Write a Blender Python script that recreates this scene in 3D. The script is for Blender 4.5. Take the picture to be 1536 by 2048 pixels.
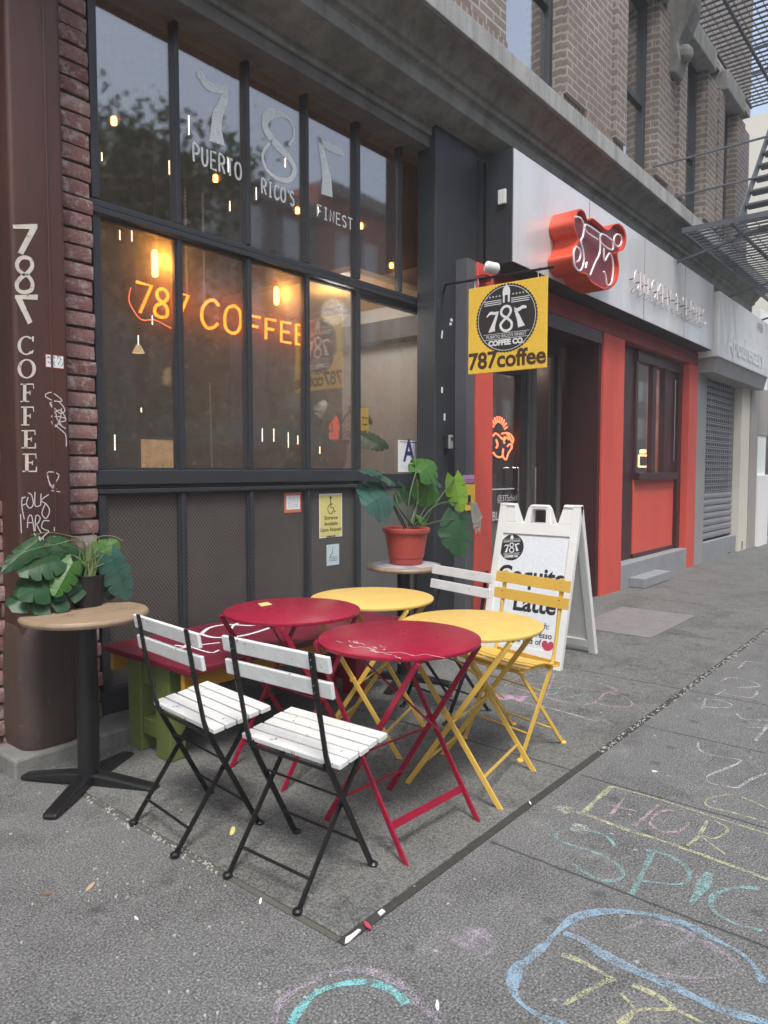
import bpy, bmesh, math, random
from mathutils import Vector, Matrix, noise as mnoise
R=math.radians; PI=math.pi
S=bpy.context.scene
for o in list(bpy.data.objects): bpy.data.objects.remove(o)
COL=S.collection

# ------------------------------------------------------------------ camera
FPX=1438.; CH=1.32
PITCH=math.atan(82/FPX); TH=math.atan(1197/math.hypot(FPX,82))
FH=Vector((math.cos(TH),math.sin(TH),0)); RT=Vector((math.sin(TH),-math.cos(TH),0))
FW=Vector((FH.x*math.cos(PITCH),FH.y*math.cos(PITCH),-math.sin(PITCH))); UP=RT.cross(FW)
CP=Vector((0,0,CH))
cd=bpy.data.cameras.new('camera'); cam=bpy.data.objects.new('camera',cd); COL.objects.link(cam)
cd.sensor_fit='VERTICAL'; cd.sensor_height=36; cd.lens=36*FPX/2048; cd.clip_start=.05; cd.clip_end=500
m=Matrix((RT,UP,-FW)).transposed().to_4x4(); m.translation=CP; cam.matrix_world=m
S.camera=cam
S.render.resolution_x=768; S.render.resolution_y=1024
# ------------------------------------------------------------------ light
SUN_EL=R(60); SUN_ROT=R(120)
w=bpy.data.worlds.new('World'); S.world=w; w.use_nodes=True
nt=w.node_tree; bg=nt.nodes['Background']
sky=nt.nodes.new('ShaderNodeTexSky'); sky.sky_type='NISHITA'; sky.sun_disc=False
sky.sun_elevation=SUN_EL; sky.sun_rotation=SUN_ROT; sky.dust_density=3; sky.air_density=1.2
hs=nt.nodes.new('ShaderNodeHueSaturation'); hs.inputs['Saturation'].default_value=.72
nt.links.new(sky.outputs[0],hs.inputs['Color']); nt.links.new(hs.outputs[0],bg.inputs[0])
bg.inputs[1].default_value=.135
sd=bpy.data.lights.new('sun','SUN'); so=bpy.data.objects.new('sun',sd); COL.objects.link(so)
sd.energy=1.5; sd.angle=R(14); sd.color=(1,.97,.93)
# soft sun over the street, behind the camera
sdir=Vector((-math.cos(SUN_EL)*.62,-math.cos(SUN_EL)*.78,math.sin(SUN_EL)))
so.rotation_euler=sdir.to_track_quat('Z','Y').to_euler()
sky.sun_rotation=math.atan2(sdir.x,sdir.y)
S.view_settings.view_transform='Standard'; S.view_settings.look='None'; S.view_settings.gamma=1
S.view_settings.use_curve_mapping=False
S.view_settings.exposure=1.0
S.cycles.transparent_max_bounces=12; S.cycles.max_bounces=7

# ------------------------------------------------------------------ pixel -> surface helpers (photo is 1536 x 2048)
def ray(px,py): return FW+RT*((px-768)/FPX)-UP*((py-1024)/FPX)
def G(px,py,z=0.): r=ray(px,py); return CP+r*((z-CH)/r.z)
def F(px,py,y): r=ray(px,py); return CP+r*(y/r.y)
def XP(px,py,x): r=ray(px,py); return CP+r*(x/r.x)

# ------------------------------------------------------------------ materials
MATS={}
class NB:
    def __init__(s,name):
        s.m=bpy.data.materials.new(name); s.m.use_nodes=True; s.t=s.m.node_tree; s.n=s.t.nodes; s.l=s.t.links
        s.b=s.n['Principled BSDF']; s.out=s.n['Material Output']
        s.tc=s.n.new('ShaderNodeTexCoord')
    def N(s,t,**k):
        n=s.n.new(t)
        for a,v in k.items():
            if a.startswith('i_'):
                n.inputs[a[2:].replace('_',' ')].default_value=v
            else: setattr(n,a,v)
        return n
    def L(s,a,b): s.l.new(a,b)
    def co(s,scale=(1,1,1),rot=(0,0,0),loc=(0,0,0)):
        mp=s.N('ShaderNodeMapping'); mp.inputs['Scale'].default_value=scale; mp.inputs['Rotation'].default_value=rot; mp.inputs['Location'].default_value=loc
        s.L(s.tc.outputs['Object'],mp.inputs[0]); return mp.outputs[0]
    def noise(s,scale,detail=4,rough=.6,vec=None,dist=0):
        n=s.N('ShaderNodeTexNoise'); n.inputs['Scale'].default_value=scale; n.inputs['Detail'].default_value=detail; n.inputs['Roughness'].default_value=rough; n.inputs['Distortion'].default_value=dist
        s.L(vec or s.tc.outputs['Object'],n.inputs['Vector']); return n.outputs['Fac']
    def vor(s,scale,vec=None,feature='F1',rnd=1,dim='3D'):
        n=s.N('ShaderNodeTexVoronoi',feature=feature,voronoi_dimensions=dim); n.inputs['Scale'].default_value=scale; n.inputs['Randomness'].default_value=rnd
        s.L(vec or s.tc.outputs['Object'],n.inputs['Vector']); return n
    def ramp(s,fac,a,b,ca=(0,0,0),cb=(1,1,1)):
        r=s.N('ShaderNodeValToRGB'); e=r.color_ramp.elements; e[0].position=a; e[1].position=b
        e[0].color=(*ca,1); e[1].color=(*cb,1); s.L(fac,r.inputs[0]); return r.outputs[0]
    def mix(s,f,a,b,mode='MIX'):
        x=s.N('ShaderNodeMix',data_type='RGBA',blend_type=mode)
        for i,v in ((0,f),(6,a),(7,b)):
            if isinstance(v,(int,float)): x.inputs[i].default_value=v
            elif isinstance(v,tuple): x.inputs[i].default_value=(*v,1) if len(v)==3 else v
            else: s.L(v,x.inputs[i])
        return x.outputs[2]
    def math(s,op,a,b=0.,c=None):
        x=s.N('ShaderNodeMath',operation=op)
        for i,v in enumerate((a,b) if c is None else (a,b,c)):
            if isinstance(v,(int,float)): x.inputs[i].default_value=v
            else: s.L(v,x.inputs[i])
        return x.outputs[0]
    def bump(s,h,strength=.3,dist=.01):
        b=s.N('ShaderNodeBump'); b.inputs['Strength'].default_value=strength; b.inputs['Distance'].default_value=dist
        s.L(h,b.inputs['Height']); s.L(b.outputs[0],s.b.inputs['Normal']); return b
    def base(s,c):
        if isinstance(c,tuple): s.b.inputs['Base Color'].default_value=(*c,1)
        else: s.L(c,s.b.inputs['Base Color'])
    def rough(s,c):
        if isinstance(c,(int,float)): s.b.inputs['Roughness'].default_value=c
        else: s.L(c,s.b.inputs['Roughness'])
def paint(name,col,dirt=None,rough=.5,var=.25,scale=6,chips=None,chip=.7,bump=.15,bscale=60,metal=0,streak=False,spec=.5,grain=.0):
    """painted / weathered surface: broad mottling, fine grain, optional chipped patches"""
    if name in MATS: return MATS[name]
    q=NB(name); dirt=dirt or tuple(c*.45 for c in col)
    v=q.co((1,1,.18)) if streak else None
    n=q.noise(scale,6,.65,v)
    c=q.mix(q.ramp(n,.42,.72),col,q.mix(var,col,dirt))
    f=q.noise(bscale*4,3,.6)
    c=q.mix(.25+grain,c,q.mix(f,tuple(x*.6 for x in col),tuple(min(1,x*1.35) for x in col)))
    if chips:
        k=q.noise(28,5,.75); c=q.mix(q.ramp(k,chip-.02,chip+.01),c,chips)
    q.base(c); q.rough(q.math('ADD',q.math('MULTIPLY',n,.25),rough-.12))
    q.b.inputs['Metallic'].default_value=metal
    q.b.inputs['Specular IOR Level'].default_value=spec
    q.bump(q.math('ADD',q.noise(bscale,4,.7),q.math('MULTIPLY',n,.6)),bump,.006)
    MATS[name]=q.m; return q.m
def plain(name,col,rough=.5,metal=0,emit=None,es=0):
    if name in MATS: return MATS[name]
    q=NB(name); n=q.noise(40,3); q.base(q.mix(n,tuple(x*.85 for x in col),tuple(min(1,x*1.12) for x in col))); q.rough(rough); q.b.inputs['Metallic'].default_value=metal
    if emit: q.b.inputs['Emission Color'].default_value=(*emit,1); q.b.inputs['Emission Strength'].default_value=es
    MATS[name]=q.m; return q.m

def mat_ground(name,slab):
    q=NB(name); X=q.tc.outputs['Object']
    big=q.noise(.9,5,.6); med=q.noise(5,6,.65); fine=q.noise(140,2,.6)
    a,b=((.078,.083,.076),(.185,.19,.176)) if slab else ((.076,.079,.081),(.160,.163,.165))
    c=q.mix(q.math('MULTIPLY',q.math('ADD',big,med),.5),a,b)
    c=q.mix(q.math('MULTIPLY',q.ramp(q.noise(2.4,6,.75),.48,.62),.75),c,tuple(x*.55 for x in a)) # stains
    c=q.mix(q.math('MULTIPLY',q.ramp(q.noise(5,7,.8,None,1.),.54,.66),.45),c,(.27,.272,.26))
    c=q.mix(q.math('MULTIPLY',q.ramp(q.noise(16,6,.8,None,.5),.58,.66),.45),c,(.05,.05,.05))
    sp=q.vor(120,dim='2D'); spn=q.ramp(sp.outputs['Distance'],.16,.42)
    c=q.mix(q.math('MULTIPLY',q.math('SUBTRACT',1,spn),.12 if slab else .42),c,q.mix(sp.outputs['Color'],(.10,.10,.10),(.62,.61,.58)))
    c=q.mix(q.ramp(fine,.35,.7),q.mix(.55,c,(.03,.03,.03)),q.mix(.18,c,(.6,.6,.58)))
    g=q.vor(4.6,dim='2D'); # old gum: dark round spots
    gd=q.math('ADD',g.outputs['Distance'],q.math('MULTIPLY',q.noise(35,2),.06))
    sel=q.math('GREATER_THAN',q.N('ShaderNodeSeparateColor').outputs[0],0) 
    sc=q.N('ShaderNodeSeparateColor'); q.L(g.outputs['Color'],sc.inputs[0])
    gum=q.math('MULTIPLY',q.math('SUBTRACT',1,q.ramp(q.math('ADD',gd,q.math('MULTIPLY',sc.outputs[1],.06)),.10,.17)),q.math('GREATER_THAN',sc.outputs[0],.62))
    c=q.mix(q.math('MULTIPLY',gum,.45),c,(.035,.035,.04))
    g2=q.vor(9,dim='2D'); sc2=q.N('ShaderNodeSeparateColor'); q.L(g2.outputs['Color'],sc2.inputs[0])
    w2=q.math('MULTIPLY',q.math('SUBTRACT',1,q.ramp(q.math('ADD',g2.outputs['Distance'],q.math('MULTIPLY',q.noise(45,4,.8),.16)),.13,.15)),q.math('GREATER_THAN',sc2.outputs[1],.93))
    c=q.mix(q.math('MULTIPLY',w2,.4),c,(.5,.5,.47))
    # spilled white paint near the walls
    sx=q.N('ShaderNodeSeparateXYZ'); q.L(X,sx.inputs[0]); x,y=sx.outputs[0],sx.outputs[1]
    nr=q.ramp(y,2.2,3.0) if False else q.ramp(q.math('MULTIPLY',y,.3),.5,.9)
    sm=q.math('MULTIPLY',q.ramp(q.noise(9,6,.75),.63,.68),nr); c=q.mix(q.math('MULTIPLY',sm,.55),c,(.5,.5,.48))
    wob=q.math('MULTIPLY',q.math('SUBTRACT',q.noise(14,3),.5),.02)
    def line(coord,pos,wd,lo=None,hi=None,other=None):
        d=q.math('ABSOLUTE',q.math('SUBTRACT',q.math('ADD',coord,wob),pos))
        k=q.math('SUBTRACT',1,q.ramp(d,wd*.5,wd))
        if lo is not None: k=q.math('MULTIPLY',k,q.math('GREATER_THAN',other,lo))
        if hi is not None: k=q.math('MULTIPLY',k,q.math('LESS_THAN',other,hi))
        return k
    if slab: lines=[]
    else: lines=[(x,2.16,.006,None,1.3,y),(x,2.9,.006,None,1.3,y),(x,3.68,.006,None,1.3,y),(x,4.45,.006,None,1.3,y),(x,6.0,.008,None,1.3,y),(x,7.5,.008,None,1.3,y),(x,9,.008,None,1.3,y),(y,-.35,.006,1.4,None,x)]
    if slab:
        lines=[(x,2.9,.007,None,None,y),(x,4.42,.007,None,None,y),(x,5.9,.008,None,None,y),(x,7.4,.008,None,None,y),(x,8.9,.008,None,None,y)]
    hgt=q.math('ADD',q.math('MULTIPLY',fine,.5),med)
    for a_ in lines:
        k=line(a_[0],a_[1],a_[2],a_[3],a_[4],a_[5]); c=q.mix(q.math('MULTIPLY',k,.8),c,(.03,.03,.03)); hgt=q.math('SUBTRACT',hgt,k)
    q.base(c); q.rough(q.math('ADD',.72,q.math('MULTIPLY',med,.2)))
    q.bump(q.math('ADD',hgt,q.math('MULTIPLY',sp.outputs['Distance'],.5)),.55,.006)
    q.b.inputs['Specular IOR Level'].default_value=.35
    return q.m
def mat_joint():
    q=NB('joint_tar'); n=q.noise(25,5,.7)
    c=q.mix(n,(.02,.02,.018),(.07,.065,.055)); c=q.mix(q.ramp(q.noise(18,4,.8),.66,.70),c,(.45,.43,.38)); q.base(c); q.rough(.95)
    q.bump(q.noise(60,4),.8,.01); return q.m
def mat_stone(name,a,b,streaks=True,moss=None,rough=.85):
    q=NB(name); n=q.noise(4,7,.7); s=q.noise(7,5,.7,q.co((1,1,.12)))
    c=q.mix(n,a,b); c=q.mix(q.math('MULTIPLY',q.ramp(s,.45,.68),.55 if streaks else .2),c,tuple(x*.3 for x in a))
    if moss: c=q.mix(q.math('MULTIPLY',q.ramp(q.noise(3,5,.7),.48,.62),.5),c,moss)
    c=q.mix(.25,c,q.mix(q.noise(160,2),(.02,.02,.02),b)); q.base(c); q.rough(rough)
    q.bump(q.math('ADD',q.noise(22,7,.75),q.math('MULTIPLY',q.noise(120,3),.4)),.6,.012); return q.m
def mat_brickunit(name,a,b,pale):
    q=NB(name); at=q.N('ShaderNodeAttribute',attribute_name='tone'); t=at.outputs['Fac']
    c=q.mix(t,a,b); c=q.mix(q.math('MULTIPLY',q.ramp(q.noise(14,7,.75),.5,.62),.75),c,pale)
    c=q.mix(q.math('MULTIPLY',q.ramp(q.noise(30,6,.8),.55,.7),.8),c,tuple(x*.25 for x in a))
    q.base(c); q.rough(.88); q.bump(q.math('ADD',q.noise(45,7,.8),q.noise(160,3)),.9,.012); return q.m
def mat_brickwall(name,a,b,mortar,bw=.21,bh=.076,ms=.012,offset=.5,vert=False):
    q=NB(name); sx=q.N('ShaderNodeSeparateXYZ'); q.L(q.tc.outputs['Object'],sx.inputs[0])
    cb=q.N('ShaderNodeCombineXYZ'); h=q.math('ADD',sx.outputs[0],sx.outputs[1])
    if vert: q.L(sx.outputs[2],cb.inputs[0]); q.L(h,cb.inputs[1])
    else: q.L(h,cb.inputs[0]); q.L(sx.outputs[2],cb.inputs[1])
    br=q.N('ShaderNodeTexBrick'); q.L(cb.outputs[0],br.inputs['Vector']); br.offset=offset
    for k,v in (('Scale',1),('Mortar Size',ms),('Mortar Smooth',.2),('Brick Width',bw),('Row Height',bh),('Bias',-.1)): br.inputs[k].default_value=v
    br.inputs['Color1'].default_value=(*a,1); br.inputs['Color2'].default_value=(*b,1); br.inputs['Mortar'].default_value=(*mortar,1)
    c=q.mix(q.math('MULTIPLY',q.ramp(q.noise(1.6,6,.7),.4,.7),.45),br.outputs[0],tuple(x*.35 for x in a))
    c=q.mix(.3,c,q.mix(q.noise(60,4,.7),tuple(x*.4 for x in a),tuple(min(1,x*1.6) for x in b)))
    q.base(c); q.rough(.9)
    q.bump(q.math('ADD',q.math('MULTIPLY',br.outputs['Fac'],-1.),q.math('MULTIPLY',q.noise(70,4),.4)),.7,.012); return q.m
def mat_glass(name,f0=.12,haze=.06,wire=True,rough=.03,hcol=(.35,.33,.3),pitch=.017,tl_w=.5):
    q=NB(name); q.n.remove(q.b)
    lw=q.N('ShaderNodeLayerWeight'); lw.inputs[0].default_value=.5
    fr=q.math('ADD',f0,q.math('MULTIPLY',1-f0,q.math('POWER',lw.outputs['Facing'],5)))
    gl=q.N('ShaderNodeBsdfGlossy'); gl.inputs['Roughness'].default_value=rough; gl.inputs['Color'].default_value=(1,1,1,1)
    bp=q.N('ShaderNodeBump'); bp.inputs['Strength'].default_value=.013; bp.inputs['Distance'].default_value=.01
    q.L(q.math('ADD',q.noise(7,2),q.math('MULTIPLY',q.noise(90,2),.25)),bp.inputs['Height']); q.L(bp.outputs[0],gl.inputs['Normal'])
    tr=q.N('ShaderNodeBsdfTransparent'); tr.inputs[0].default_value=(.93,.92,.9,1)
    df=q.N('ShaderNodeBsdfDiffuse'); df.inputs[0].default_value=(*hcol,1); tl=q.N('ShaderNodeBsdfTranslucent'); tl.inputs[0].default_value=(.8,.78,.74,1)
    dm=q.N('ShaderNodeMixShader'); dm.inputs[0].default_value=tl_w; q.L(df.outputs[0],dm.inputs[1]); q.L(tl.outputs[0],dm.inputs[2])
    k=q.math('MULTIPLY',q.math('ADD',q.math('MULTIPLY',q.math('MULTIPLY',q.ramp(q.noise(13,6,.8),.35,.7),q.ramp(q.noise(150,3,.8),.3,.75)),3.2),.25),haze)
    if wire:
        sx=q.N('ShaderNodeSeparateXYZ'); q.L(q.tc.outputs['Object'],sx.inputs[0])
        def ln(sg):
            a=q.math('MULTIPLY',q.math('ADD',sx.outputs[0],q.math('MULTIPLY',sx.outputs[2],sg)),1/pitch)
            return q.math('LESS_THAN',q.math('ABSOLUTE',q.math('SUBTRACT',q.math('FRACT',a),.5)),.085)
        wm=q.math('MAXIMUM',ln(1.),ln(-1.)); k=q.math('MAXIMUM',k,q.math('MULTIPLY',wm,.36))
    m1=q.N('ShaderNodeMixShader'); q.L(k,m1.inputs[0]); q.L(tr.outputs[0],m1.inputs[1]); q.L(dm.outputs[0],m1.inputs[2])
    m2=q.N('ShaderNodeMixShader'); q.L(fr,m2.inputs[0]); q.L(m1.outputs[0],m2.inputs[1]); q.L(gl.outputs[0],m2.inputs[2])
    q.L(m2.outputs[0],q.out.inputs[0]); return q.m
def mat_wirepanel(name,col=(.05,.046,.042),line=(.17,.16,.145),pitch=.021,lw=.055,rough=.22):
    q=NB(name); sx=q.N('ShaderNodeSeparateXYZ'); q.L(q.tc.outputs['Object'],sx.inputs[0])
    wb=q.math('MULTIPLY',q.noise(3,2),.03)
    def ln(sg):
        a=q.math('MULTIPLY',q.math('ADD',q.math('ADD',sx.outputs[0],wb),q.math('MULTIPLY',sx.outputs[2],sg)),1/pitch)
        return q.math('LESS_THAN',q.math('ABSOLUTE',q.math('SUBTRACT',q.math('FRACT',a),.5)),lw)
    wm=q.math('MAXIMUM',ln(.85),ln(-.85))
    c=q.mix(q.noise(3,4),tuple(x*.6 for x in col),tuple(x*1.5 for x in col))
    c=q.mix(q.math('MULTIPLY',q.ramp(q.noise(170,2),.5,.8),.5),c,(.15,.13,.11))
    c=q.mix(q.math('MULTIPLY',wm,.75),c,line); q.base(c); q.rough(rough)
    q.bump(q.math('ADD',q.noise(120,3),wm),.25,.004); return q.m
def mat_chalk(name,col,dens=.5,edge=.12):
    q=NB(name); n=q.noise(230,3,.8); n2=q.noise(22,3,.6)
    a=q.ramp(q.math('ADD',n,q.math('MULTIPLY',q.math('SUBTRACT',n2,.5),.45)),dens,dens+edge)
    q.base(q.mix(q.noise(60,2),tuple(x*.8 for x in col),col)); q.rough(.95); q.b.inputs['Specular IOR Level'].default_value=.1
    q.L(q.math('MULTIPLY',a,.85),q.b.inputs['Alpha']); return q.m
def mat_leaf(name,a,b,rough=.45):
    q=NB(name); n=q.noise(9,4,.6); q.base(q.mix(n,a,b)); q.rough(rough)
    q.b.inputs['Subsurface Weight'].default_value=0
    q.bump(q.noise(40,3),.2,.004)
    tl=q.N('ShaderNodeBsdfTranslucent'); q.L(q.mix(n,tuple(x*1.4 for x in a),tuple(x*1.6 for x in b)),tl.inputs[0])
    mx=q.N('ShaderNodeMixShader'); mx.inputs[0].default_value=.22; q.L(q.b.outputs[0],mx.inputs[1]); q.L(tl.outputs[0],mx.inputs[2]); q.L(mx.outputs[0],q.out.inputs[0])
    return q.m
def mat_wood(name,a,b,rough=.45):
    q=NB(name); n=q.noise(5,7,.7,q.co((1.2,9,1.2)),1.2); c=q.mix(n,a,b)
    c=q.mix(q.math('MULTIPLY',q.ramp(q.noise(8,5,.7),.55,.72),.5),c,tuple(x*.45 for x in a)); q.base(c); q.rough(rough); q.bump(n,.25,.005); return q.m
def mat_emit(name,col,s):
    q=NB(name); q.base((.02,.02,.02)); q.b.inputs['Emission Color'].default_value=(*col,1); q.b.inputs['Emission Strength'].default_value=s; return q.m

M={}
M['pave']=mat_ground('pavement_concrete',False); M['slab']=mat_ground('slab_concrete',True); M['joint']=mat_joint()
M['curb']=mat_stone('curb_stone',(.13,.13,.12),(.30,.30,.28))
M['cornice']=mat_stone('cornice_stone',(.14,.135,.12),(.36,.355,.33),True,(.075,.085,.055))
M['sillstone']=mat_stone('sill_stone',(.28,.28,.27),(.46,.46,.44))
M['lintel']=mat_stone('lintel_stone',(.11,.105,.10),(.2,.19,.18))
M['brick']=mat_brickunit('old_brick',(.20,.085,.075),(.36,.215,.195),(.52,.46,.44))
M['mortar']=mat_stone('mortar',(.12,.11,.10),(.22,.20,.19),False)
M['brickwall']=mat_brickwall('upper_brick',(.165,.13,.105),(.225,.18,.15),(.40,.38,.35))
M['soldier']=mat_brickwall('soldier_brick',(.165,.125,.10),(.21,.165,.14),(.38,.36,.33),vert=True,offset=0)
M['iron']=paint('pilaster_paint',(.080,.030,.023),(.020,.014,.012),.55,1.,3.2,None,.7,.3,35,0,True)
M['ironbase']=paint('pilaster_base_paint',(.085,.050,.040),(.035,.030,.028),.6,.8,3,(.17,.15,.14),.66,.4,30,0,True)
M['frame']=paint('steel_frame_paint',(.034,.037,.043),(.02,.02,.022),.45,.5,5,(.10,.09,.085),.74,.2,50)
M['pier']=paint('pier_paint',(.029,.032,.038),(.018,.018,.02),.55,.5,3,None,.7,.5,45)
M['board']=paint('grey_board',(.10,.10,.115),(.05,.05,.055),.6,.5,4,None,.7,.3,60,0,True)
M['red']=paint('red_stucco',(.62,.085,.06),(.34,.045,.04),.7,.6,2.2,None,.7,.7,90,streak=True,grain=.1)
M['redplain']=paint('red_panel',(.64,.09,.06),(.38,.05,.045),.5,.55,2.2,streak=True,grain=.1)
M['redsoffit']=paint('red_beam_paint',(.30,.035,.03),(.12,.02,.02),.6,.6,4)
M['doorframe']=paint('door_frame_paint',(.10,.09,.085),(.05,.045,.04),.35,.4,6); M['dark']=plain('dark_recess',(.02,.018,.02),.6)
M['maroon']=paint('maroon_wood',(.05,.014,.016),(.02,.01,.01),.4,.5,3)
M['brownframe']=paint('bronze_frame',(.06,.05,.045),(.03,.025,.02),.35,.4,6)
M['glass']=mat_glass('wired_window_glass',.15,.22,True,hcol=(.10,.09,.08),tl_w=.75)
M['glassup']=mat_glass('upper_window_glass',.19,.05,False,.03)
M['glassdoor']=mat_glass('door_glass',.08,.05,False,.02)
M['glasssky']=mat_glass('upstairs_glass',.38,.05,False,.03); M['glassdark']=mat_glass('shop_glass',.19,.03,False,.02)
M['wirepanel']=mat_wirepanel('wired_panel')
M['greypanel']=paint('grey_door_panel',(.13,.13,.125),(.08,.08,.08),.5,.5,2,None,.7,.2,80)
M['steel']=paint('brushed_sign_metal',(.80,.80,.80),(.50,.46,.43),.33,.7,1.2,None,.7,.08,20,.35,True)
M['white']=paint('white_plastic',(.72,.72,.70),(.42,.42,.40),.5,.35,3,None,.7,.12,70)
M['whiteslat']=paint('white_slat_paint',(.70,.71,.69),(.40,.38,.34),.5,.45,9,(.16,.13,.11),.66,.3,50)
M['black']=paint('black_metal',(.008,.008,.009),(.02,.02,.02),.38,.5,10,(.08,.07,.06),.76,.15,60)
M['crimson']=paint('crimson_enamel',(.33,.008,.038),(.17,.006,.022),.30,.75,9,(.42,.10,.12),.735,.12,30,grain=.08)
M['yellow']=paint('yellow_enamel',(.72,.46,.085),(.50,.30,.06),.42,.35,5,(.35,.25,.15),.76,.08,40)
M['yellowtop']=paint('yellow_table_enamel',(.72,.49,.14),(.50,.32,.09),.42,.6,9,(.42,.30,.14),.735,.15,30,grain=.12)
M['signyellow']=plain('sign_yellow',(.80,.52,.06),.45)
M['ink']=plain('ink_black',(.025,.022,.022),.5); M['brownink']=plain('ink_brown',(.06,.03,.012),.5)
M['lettering']=paint('letter_white_paint',(.62,.58,.50),(.38,.32,.28),.6,.7,14,(.16,.05,.045),.64,.1,60)
M['graf']=plain('graffiti_white',(.62,.58,.58),.5)
M['glasspaint']=None
M['green']=paint('green_bench_paint',(.115,.15,.035),(.06,.08,.03),.55,.5,6,None,.7,.3,50)
M['benchtop']=paint('bench_red_paint',(.16,.012,.03),(.08,.01,.02),.35,.5,4,(.3,.2,.1),.80,.1,40)
M['benchyellow']=paint('bench_yellow_paint',(.52,.26,.02),(.30,.14,.02),.5,.5,6)
M['benchred']=paint('bench_leg_red',(.33,.012,.03),(.2,.01,.02),.5,.4,6)
M['wood']=mat_wood('table_top_wood',(.20,.13,.08),(.40,.30,.20))
M['terra']=paint('terracotta_plastic',(.36,.055,.04),(.25,.04,.03),.5,.4,5)
M['potblack']=plain('black_pot',(.012,.012,.012),.5)
M['soil']=plain('soil',(.03,.02,.015),.95)
M['leafd']=mat_leaf('leaf_dark',(.012,.05,.018),(.028,.10,.032)); M['leafb']=mat_leaf('leaf_bright',(.03,.10,.014),(.06,.165,.028))
M['leafy']=mat_leaf('leaf_yellow_green',(.13,.27,.03),(.22,.38,.05)); M['leafg']=mat_leaf('leaf_blue_green',(.03,.09,.075),(.06,.15,.12),.25)
M['leafgrey']=mat_leaf('leaf_dead',(.18,.17,.14),(.32,.31,.28)); M['stem']=mat_leaf('stem_pale',(.15,.22,.08),(.28,.34,.15)); M['stemd']=mat_leaf('stem_dark',(.05,.09,.04),(.10,.15,.07))
M['chrome']=plain('chrome',(.5,.5,.5),.25,1)
M['bulb']=mat_emit('amber_filament',(1,.42,.06),14); M['bulbs']=mat_emit('small_filament',(1,.46,.10),6)
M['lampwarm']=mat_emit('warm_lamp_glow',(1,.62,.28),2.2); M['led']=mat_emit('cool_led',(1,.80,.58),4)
M['neon']=mat_emit('orange_neon',(1,.165,.006),4.6); M['neonred']=mat_emit('red_neon',(1,.16,.06),3)
M['neonoff']=plain('unlit_neon_tube',(.78,.68,.68),.2)
M['intwall']=paint('interior_brown',(.10,.062,.04),(.015,.012,.01),.7,1.,6,None,.7,.4,25)
M['intdark']=mat_brickwall('inner_brick',(.055,.03,.02),(.09,.05,.03),(.05,.04,.03)); M['intwhite']=paint('interior_white',(.46,.455,.44),(.36,.35,.34),.6,.3,1,None,.7,.1,40)
M['ochre']=plain('ochre_ceiling',(.50,.27,.06),.6)  # yellow light on the vestibule ceiling is put into this colour
M['floor']=mat_wood('interior_floor',(.08,.05,.03),(.15,.10,.06))
M['shutter']=paint('galvanised_shutter',(.36,.37,.40),(.25,.25,.27),.4,.5,4,None,.7,.15,40,.5)
M['grey']=paint('grey_wall_paint',(.30,.295,.29),(.2,.2,.2),.7,.4,2,None,.7,.4,60)
M['cream']=paint('cream_wall_paint',(.66,.62,.52),(.5,.46,.38),.7,.4,2,None,.7,.3,60,0,True)
M['greige']=paint('taupe_wall_paint',(.34,.31,.29),(.25,.23,.22),.7,.4,2,None,.7,.3,60)
M['steps']=paint('step_stone',(.26,.27,.29),(.18,.18,.19),.7,.5,6,None,.7,.4,60)
M['signwhite']=paint('bleached_sign',(.88,.90,.88),(.60,.50,.44),.4,.45,1.6,(.42,.30,.26),.72,.1,40,0,True)
M['escape']=paint('escape_iron',(.10,.115,.13),(.03,.03,.035),.6,.5,8,None,.7,.2,60)
M['paper']=plain('paper_white',(.72,.74,.75),.6); M['paperblue']=plain('paper_pale_blue',(.50,.62,.66),.6); M['paperyel']=plain('paper_yellow',(.62,.56,.20),.6)
M['paperor']=plain('paper_orange',(.52,.17,.10),.6); M['pink']=plain('paper_pink',(.55,.30,.55),.5); M['blueink']=plain('ink_blue',(.03,.035,.16),.5)
M['textgrey']=plain('ink_grey',(.22,.25,.28),.6); M['metalgrey']=plain('cast_metal',(.42,.41,.40),.4,.4)
M['heart']=plain('heart_red',(.46,.05,.09),.5); M['trunk']=paint('bark',(.08,.06,.045),(.04,.03,.02),.9,.5,5)
M['asphalt']=mat_stone('road_asphalt',(.04,.04,.042),(.07,.07,.07),False)
M['teal']=plain('teal_awning',(.03,.16,.15),.7)
q=NB('painted_on_glass'); 
_n=q.noise(120,3,.7); q.base((.86,.93,.93)); q.rough(.8); q.L(q.ramp(_n,.36,.6,(.62,.62,.62),(.96,.96,.96)),q.b.inputs['Alpha']); M['glasspaint']=q.m

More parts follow.
